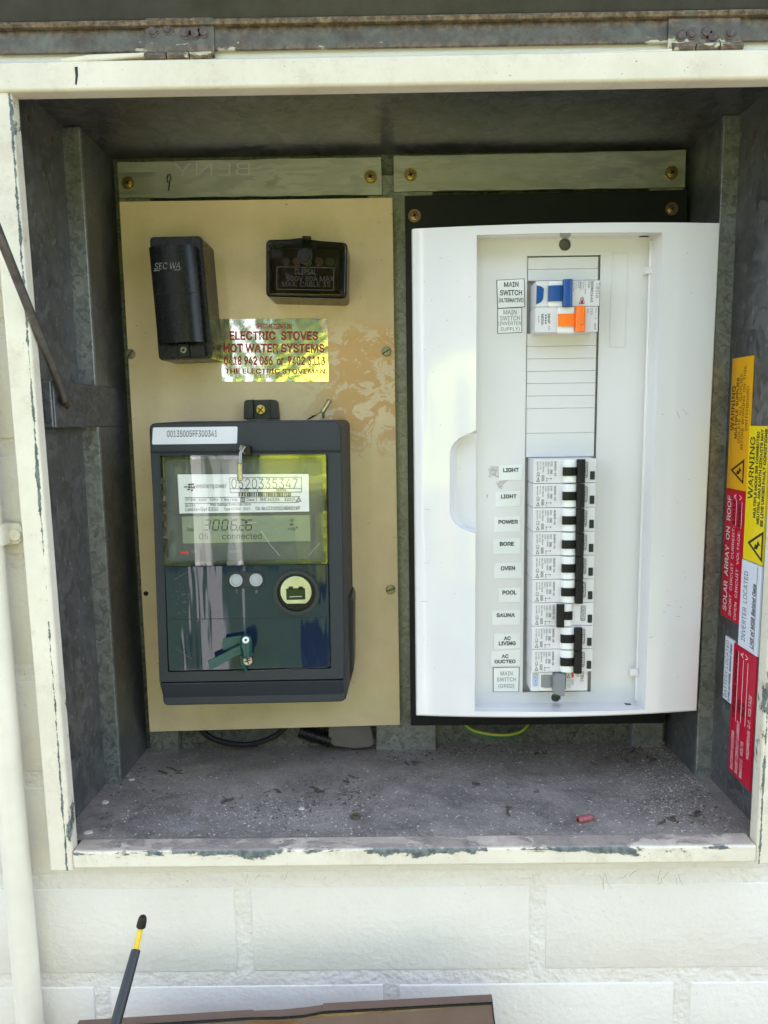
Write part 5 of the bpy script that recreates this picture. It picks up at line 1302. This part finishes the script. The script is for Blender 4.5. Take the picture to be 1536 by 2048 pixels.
# cobweb threads below the frame
m = MB().mat('thread_brown')
for k in range(16):
    u = rnd.uniform(1200, 1380) if k < 10 else rnd.uniform(300, 1500); v = 1740 + rnd.uniform(0, 22); a = PY(u, v, WY - .0015); b = PY(u + rnd.uniform(-16, 16), v + rnd.uniform(5, 30), WY - .0012)
    c = a.lerp(b, .5) + Vector((rnd.uniform(-.002, .002), 0, rnd.uniform(-.001, .001))); m.tube([a, c, b], .00011, 4)
o = m.build('cobweb_threads', root=PY(1290, 1750, WY)); tag(o, 'loose cobweb threads on the wall under the bottom rail', None, None, 'stuff')

# ================================================================ THE GARDEN BEHIND THE CAMERA (seen in reflections)
px_ = -.80  # unseen post, added so the meter mirrors a bright upright streak
o = thing('streak_post', (px_, -2.6, GZ), 'square white painted post added out of view to mirror as a bright streak in the meter', 'post')
MB().mat('post_paint').box(px_ - .055, px_ + .055, -2.655, -2.545, GZ, 1.5, .004, 2).build('shaft', o)
MB().mat('post_paint').box(px_ - .075, px_ + .075, -2.675, -2.525, GZ, GZ + .12, .006, 2).build('foot', o)
def tree(x, y, h, r, label, seed):
    rg = random.Random(seed); o = thing('garden_tree', (x, y, GZ), label, 'tree', 'trees across the lawn')
    m = MB().mat('bark'); m.tube([(x, y, GZ), (x + .1, y, GZ + h * .3), (x - .05, y + .1, GZ + h * .6)], [.16, .12, .07], 8)
    for k in range(5):
        a_ = rg.random() * 6.28; z0 = GZ + h * rg.uniform(.3, .5); m.tube([(x, y, z0), (x + math.cos(a_) * r * .4, y + math.sin(a_) * r * .4, z0 + h * .15), (x + math.cos(a_) * r * .8, y + math.sin(a_) * r * .8, z0 + h * .22)], [.06, .04, .015], 6)
    m.build('trunk', o)
    m = MB().mat('leaf'); cl = [(rg.uniform(-.7, .7) * r, rg.uniform(-.7, .7) * r, h * rg.uniform(.12, .9)) for _ in range(26)]
    for k in range(6500):
        c = rg.choice(cl); R_ = r * .42; p = Vector((x + c[0] + rg.gauss(0, R_ * .5), y + c[1] + rg.gauss(0, R_ * .5), GZ + c[2] + rg.gauss(0, R_ * .5)))
        a = Vector((rg.gauss(0, 1), rg.gauss(0, 1), rg.gauss(0, 1))).normalized() * .15; b = a.orthogonal().normalized() * .075
        m._add([tuple(p - a), tuple(p + b), tuple(p + a), tuple(p - b)], [(0, 1, 2, 3)])
    m.build('crown', o, smooth=0)
tree(-5.6, -8.6, 4.8, 2.1, 'tall green garden tree across the lawn at far left', 1)
tree(-2.6, -7.4, 3.9, 1.7, 'bushy green garden tree across the lawn left of centre', 2)
tree(.4, -8.2, 5.0, 2.1, 'tall green garden tree straight across the lawn', 3)
tree(3.2, -7.2, 3.8, 1.7, 'bushy green garden tree across the lawn right of centre', 4)
tree(6.2, -8.8, 4.6, 2.1, 'tall green garden tree across the lawn at far right', 5)
# the person with the phone, in a hi-vis jacket
pxc, pyc = -.05, -1.22
pe_ = thing('person', (pxc, pyc, GZ), 'person in yellow hi-vis jacket and navy trousers mirrored in the meter window', 'person')
def skinned(name, nodes, edges, mt, parent, lv=2):
    me = bpy.data.meshes.new(name); me.from_pydata([Vector(n_[0]) - WORLD[parent] for n_ in nodes], edges, [])
    o = bpy.data.objects.new(name, me); C.objects.link(o); o.parent = parent; WORLD[o] = WORLD[parent]
    o.modifiers.new('skin', 'SKIN'); sv = me.skin_vertices[0].data
    for k, n_ in enumerate(nodes): sv[k].radius = (n_[1], n_[2] if len(n_) > 2 else n_[1])
    sv[0].use_root = True
    s = o.modifiers.new('sub', 'SUBSURF'); s.levels = lv; s.render_levels = lv; me.materials.append(MATS[mt])
    for p in me.polygons: p.use_smooth = True
    return o
X, Yp_ = pxc, pyc
bn = [((X, Yp_, -.50), .17, .12), ((X, Yp_, -.30), .18, .12), ((X, Yp_, -.08), .19, .12), ((X, Yp_, .08), .10, .09), ((X, Yp_, .16), .055), ((X - .20, Yp_, .05), .07), ((X + .20, Yp_, .05), .07),
      ((X - .215, Yp_ + .05, -.20), .055), ((X + .215, Yp_ + .05, -.20), .055), ((X - .03, Yp_ + .33, -.14), .04), ((X + .15, Yp_ + .33, -.14), .04)]
skinned('jacket', bn, [(0, 1), (1, 2), (2, 3), (3, 4), (3, 5), (3, 6), (5, 7), (6, 8), (7, 9), (8, 10)], 'hivis_jacket', pe_)
tn = [((X, Yp_, -.52), .16, .11), ((X - .09, Yp_, -.62), .09), ((X + .09, Yp_, -.62), .09), ((X - .10, Yp_ + .01, -.95), .065), ((X + .10, Yp_ + .01, -.95), .065), ((X - .11, Yp_, -1.30), .05), ((X + .11, Yp_, -1.30), .05), ((X - .11, Yp_ + .12, -1.33), .04), ((X + .11, Yp_ + .12, -1.33), .04)]
skinned('trousers', tn, [(0, 1), (0, 2), (1, 3), (2, 4), (3, 5), (4, 6), (5, 7), (6, 8)], 'navy', pe_)
m = MB().mat('navy'); m.box(X - .022, X + .022, Yp_ + .108, Yp_ + .135, -.5, .1, .008); m.build('zip_panel', pe_)
m = MB().mat('skin'); bmh = bmesh.new(); bmesh.ops.create_uvsphere(bmh, u_segments=24, v_segments=18, radius=.1)
for v in bmh.verts:
    v.co.x *= .78; v.co.z *= 1.15; v.co.y *= .95
    if v.co.y > .05 and abs(v.co.x) < .018 and abs(v.co.z) < .025: v.co.y += .018
    v.co += Vector((X, Yp_, .30))
m.merge(bmh)
for s_ in (-1, 1): m.tube([(X + s_ * .076, Yp_, .28), (X + s_ * .086, Yp_ - .005, .31)], [.012, .016], 8)
m.tube([(X, Yp_ - .005, .12), (X, Yp_, .24)], .05, 12); hd = m.build('head', pe_, smooth=60)
for s_ in (-1, 1):
    MB().mat('ink_black').tube([(X + s_ * .032, Yp_ + .088, .31), (X + s_ * .032, Yp_ + .093, .31)], .008, 8).build('eye', hd)
MB().mat('ink_red').box(X - .02, X + .02, Yp_ + .086, Yp_ + .091, .248, .254, .001).build('mouth', hd)
m = MB().mat('hair'); bmh = bmesh.new(); bmesh.ops.create_uvsphere(bmh, u_segments=24, v_segments=14, radius=.108)
bmesh.ops.delete(bmh, geom=[v for v in bmh.verts if v.co.z < .02 and v.co.y > -.03 or v.co.z < -.05], context='VERTS')
for v in bmh.verts: v.co.x *= .80; v.co.z *= 1.12; v.co += Vector((X, Yp_ - .006, .305))
m.merge(bmh); m.build('hair', hd, smooth=60)
for s_ in (-1, 1):
    w0 = Vector((X + .06 + s_ * .08, Yp_ + .345, -.12)); 
    nd = [(w0, .03), (w0 + Vector((0, .03, -.05)), .034, .018)]; ed = [(0, 1)]
    for k in range(4):
        b0 = w0 + Vector((-.027 + k * .018, .045, -.085)); L_ = (.030, .036, .034, .026)[k]
        i0 = len(nd); nd += [(b0, .009), (b0 + Vector((0, .012, -L_)), .0085), (b0 + Vector((0, -.002, -L_ * 1.9)), .0075)]; ed += [(1, i0), (i0, i0 + 1), (i0 + 1, i0 + 2)]
    i0 = len(nd); nd += [(w0 + Vector((-s_ * .035, .035, -.04)), .010), (w0 + Vector((-s_ * .045, .05, -.075)), .0085)]; ed += [(1, i0), (i0, i0 + 1)]
    skinned('hand', nd, ed, 'skin', pe_, 1)
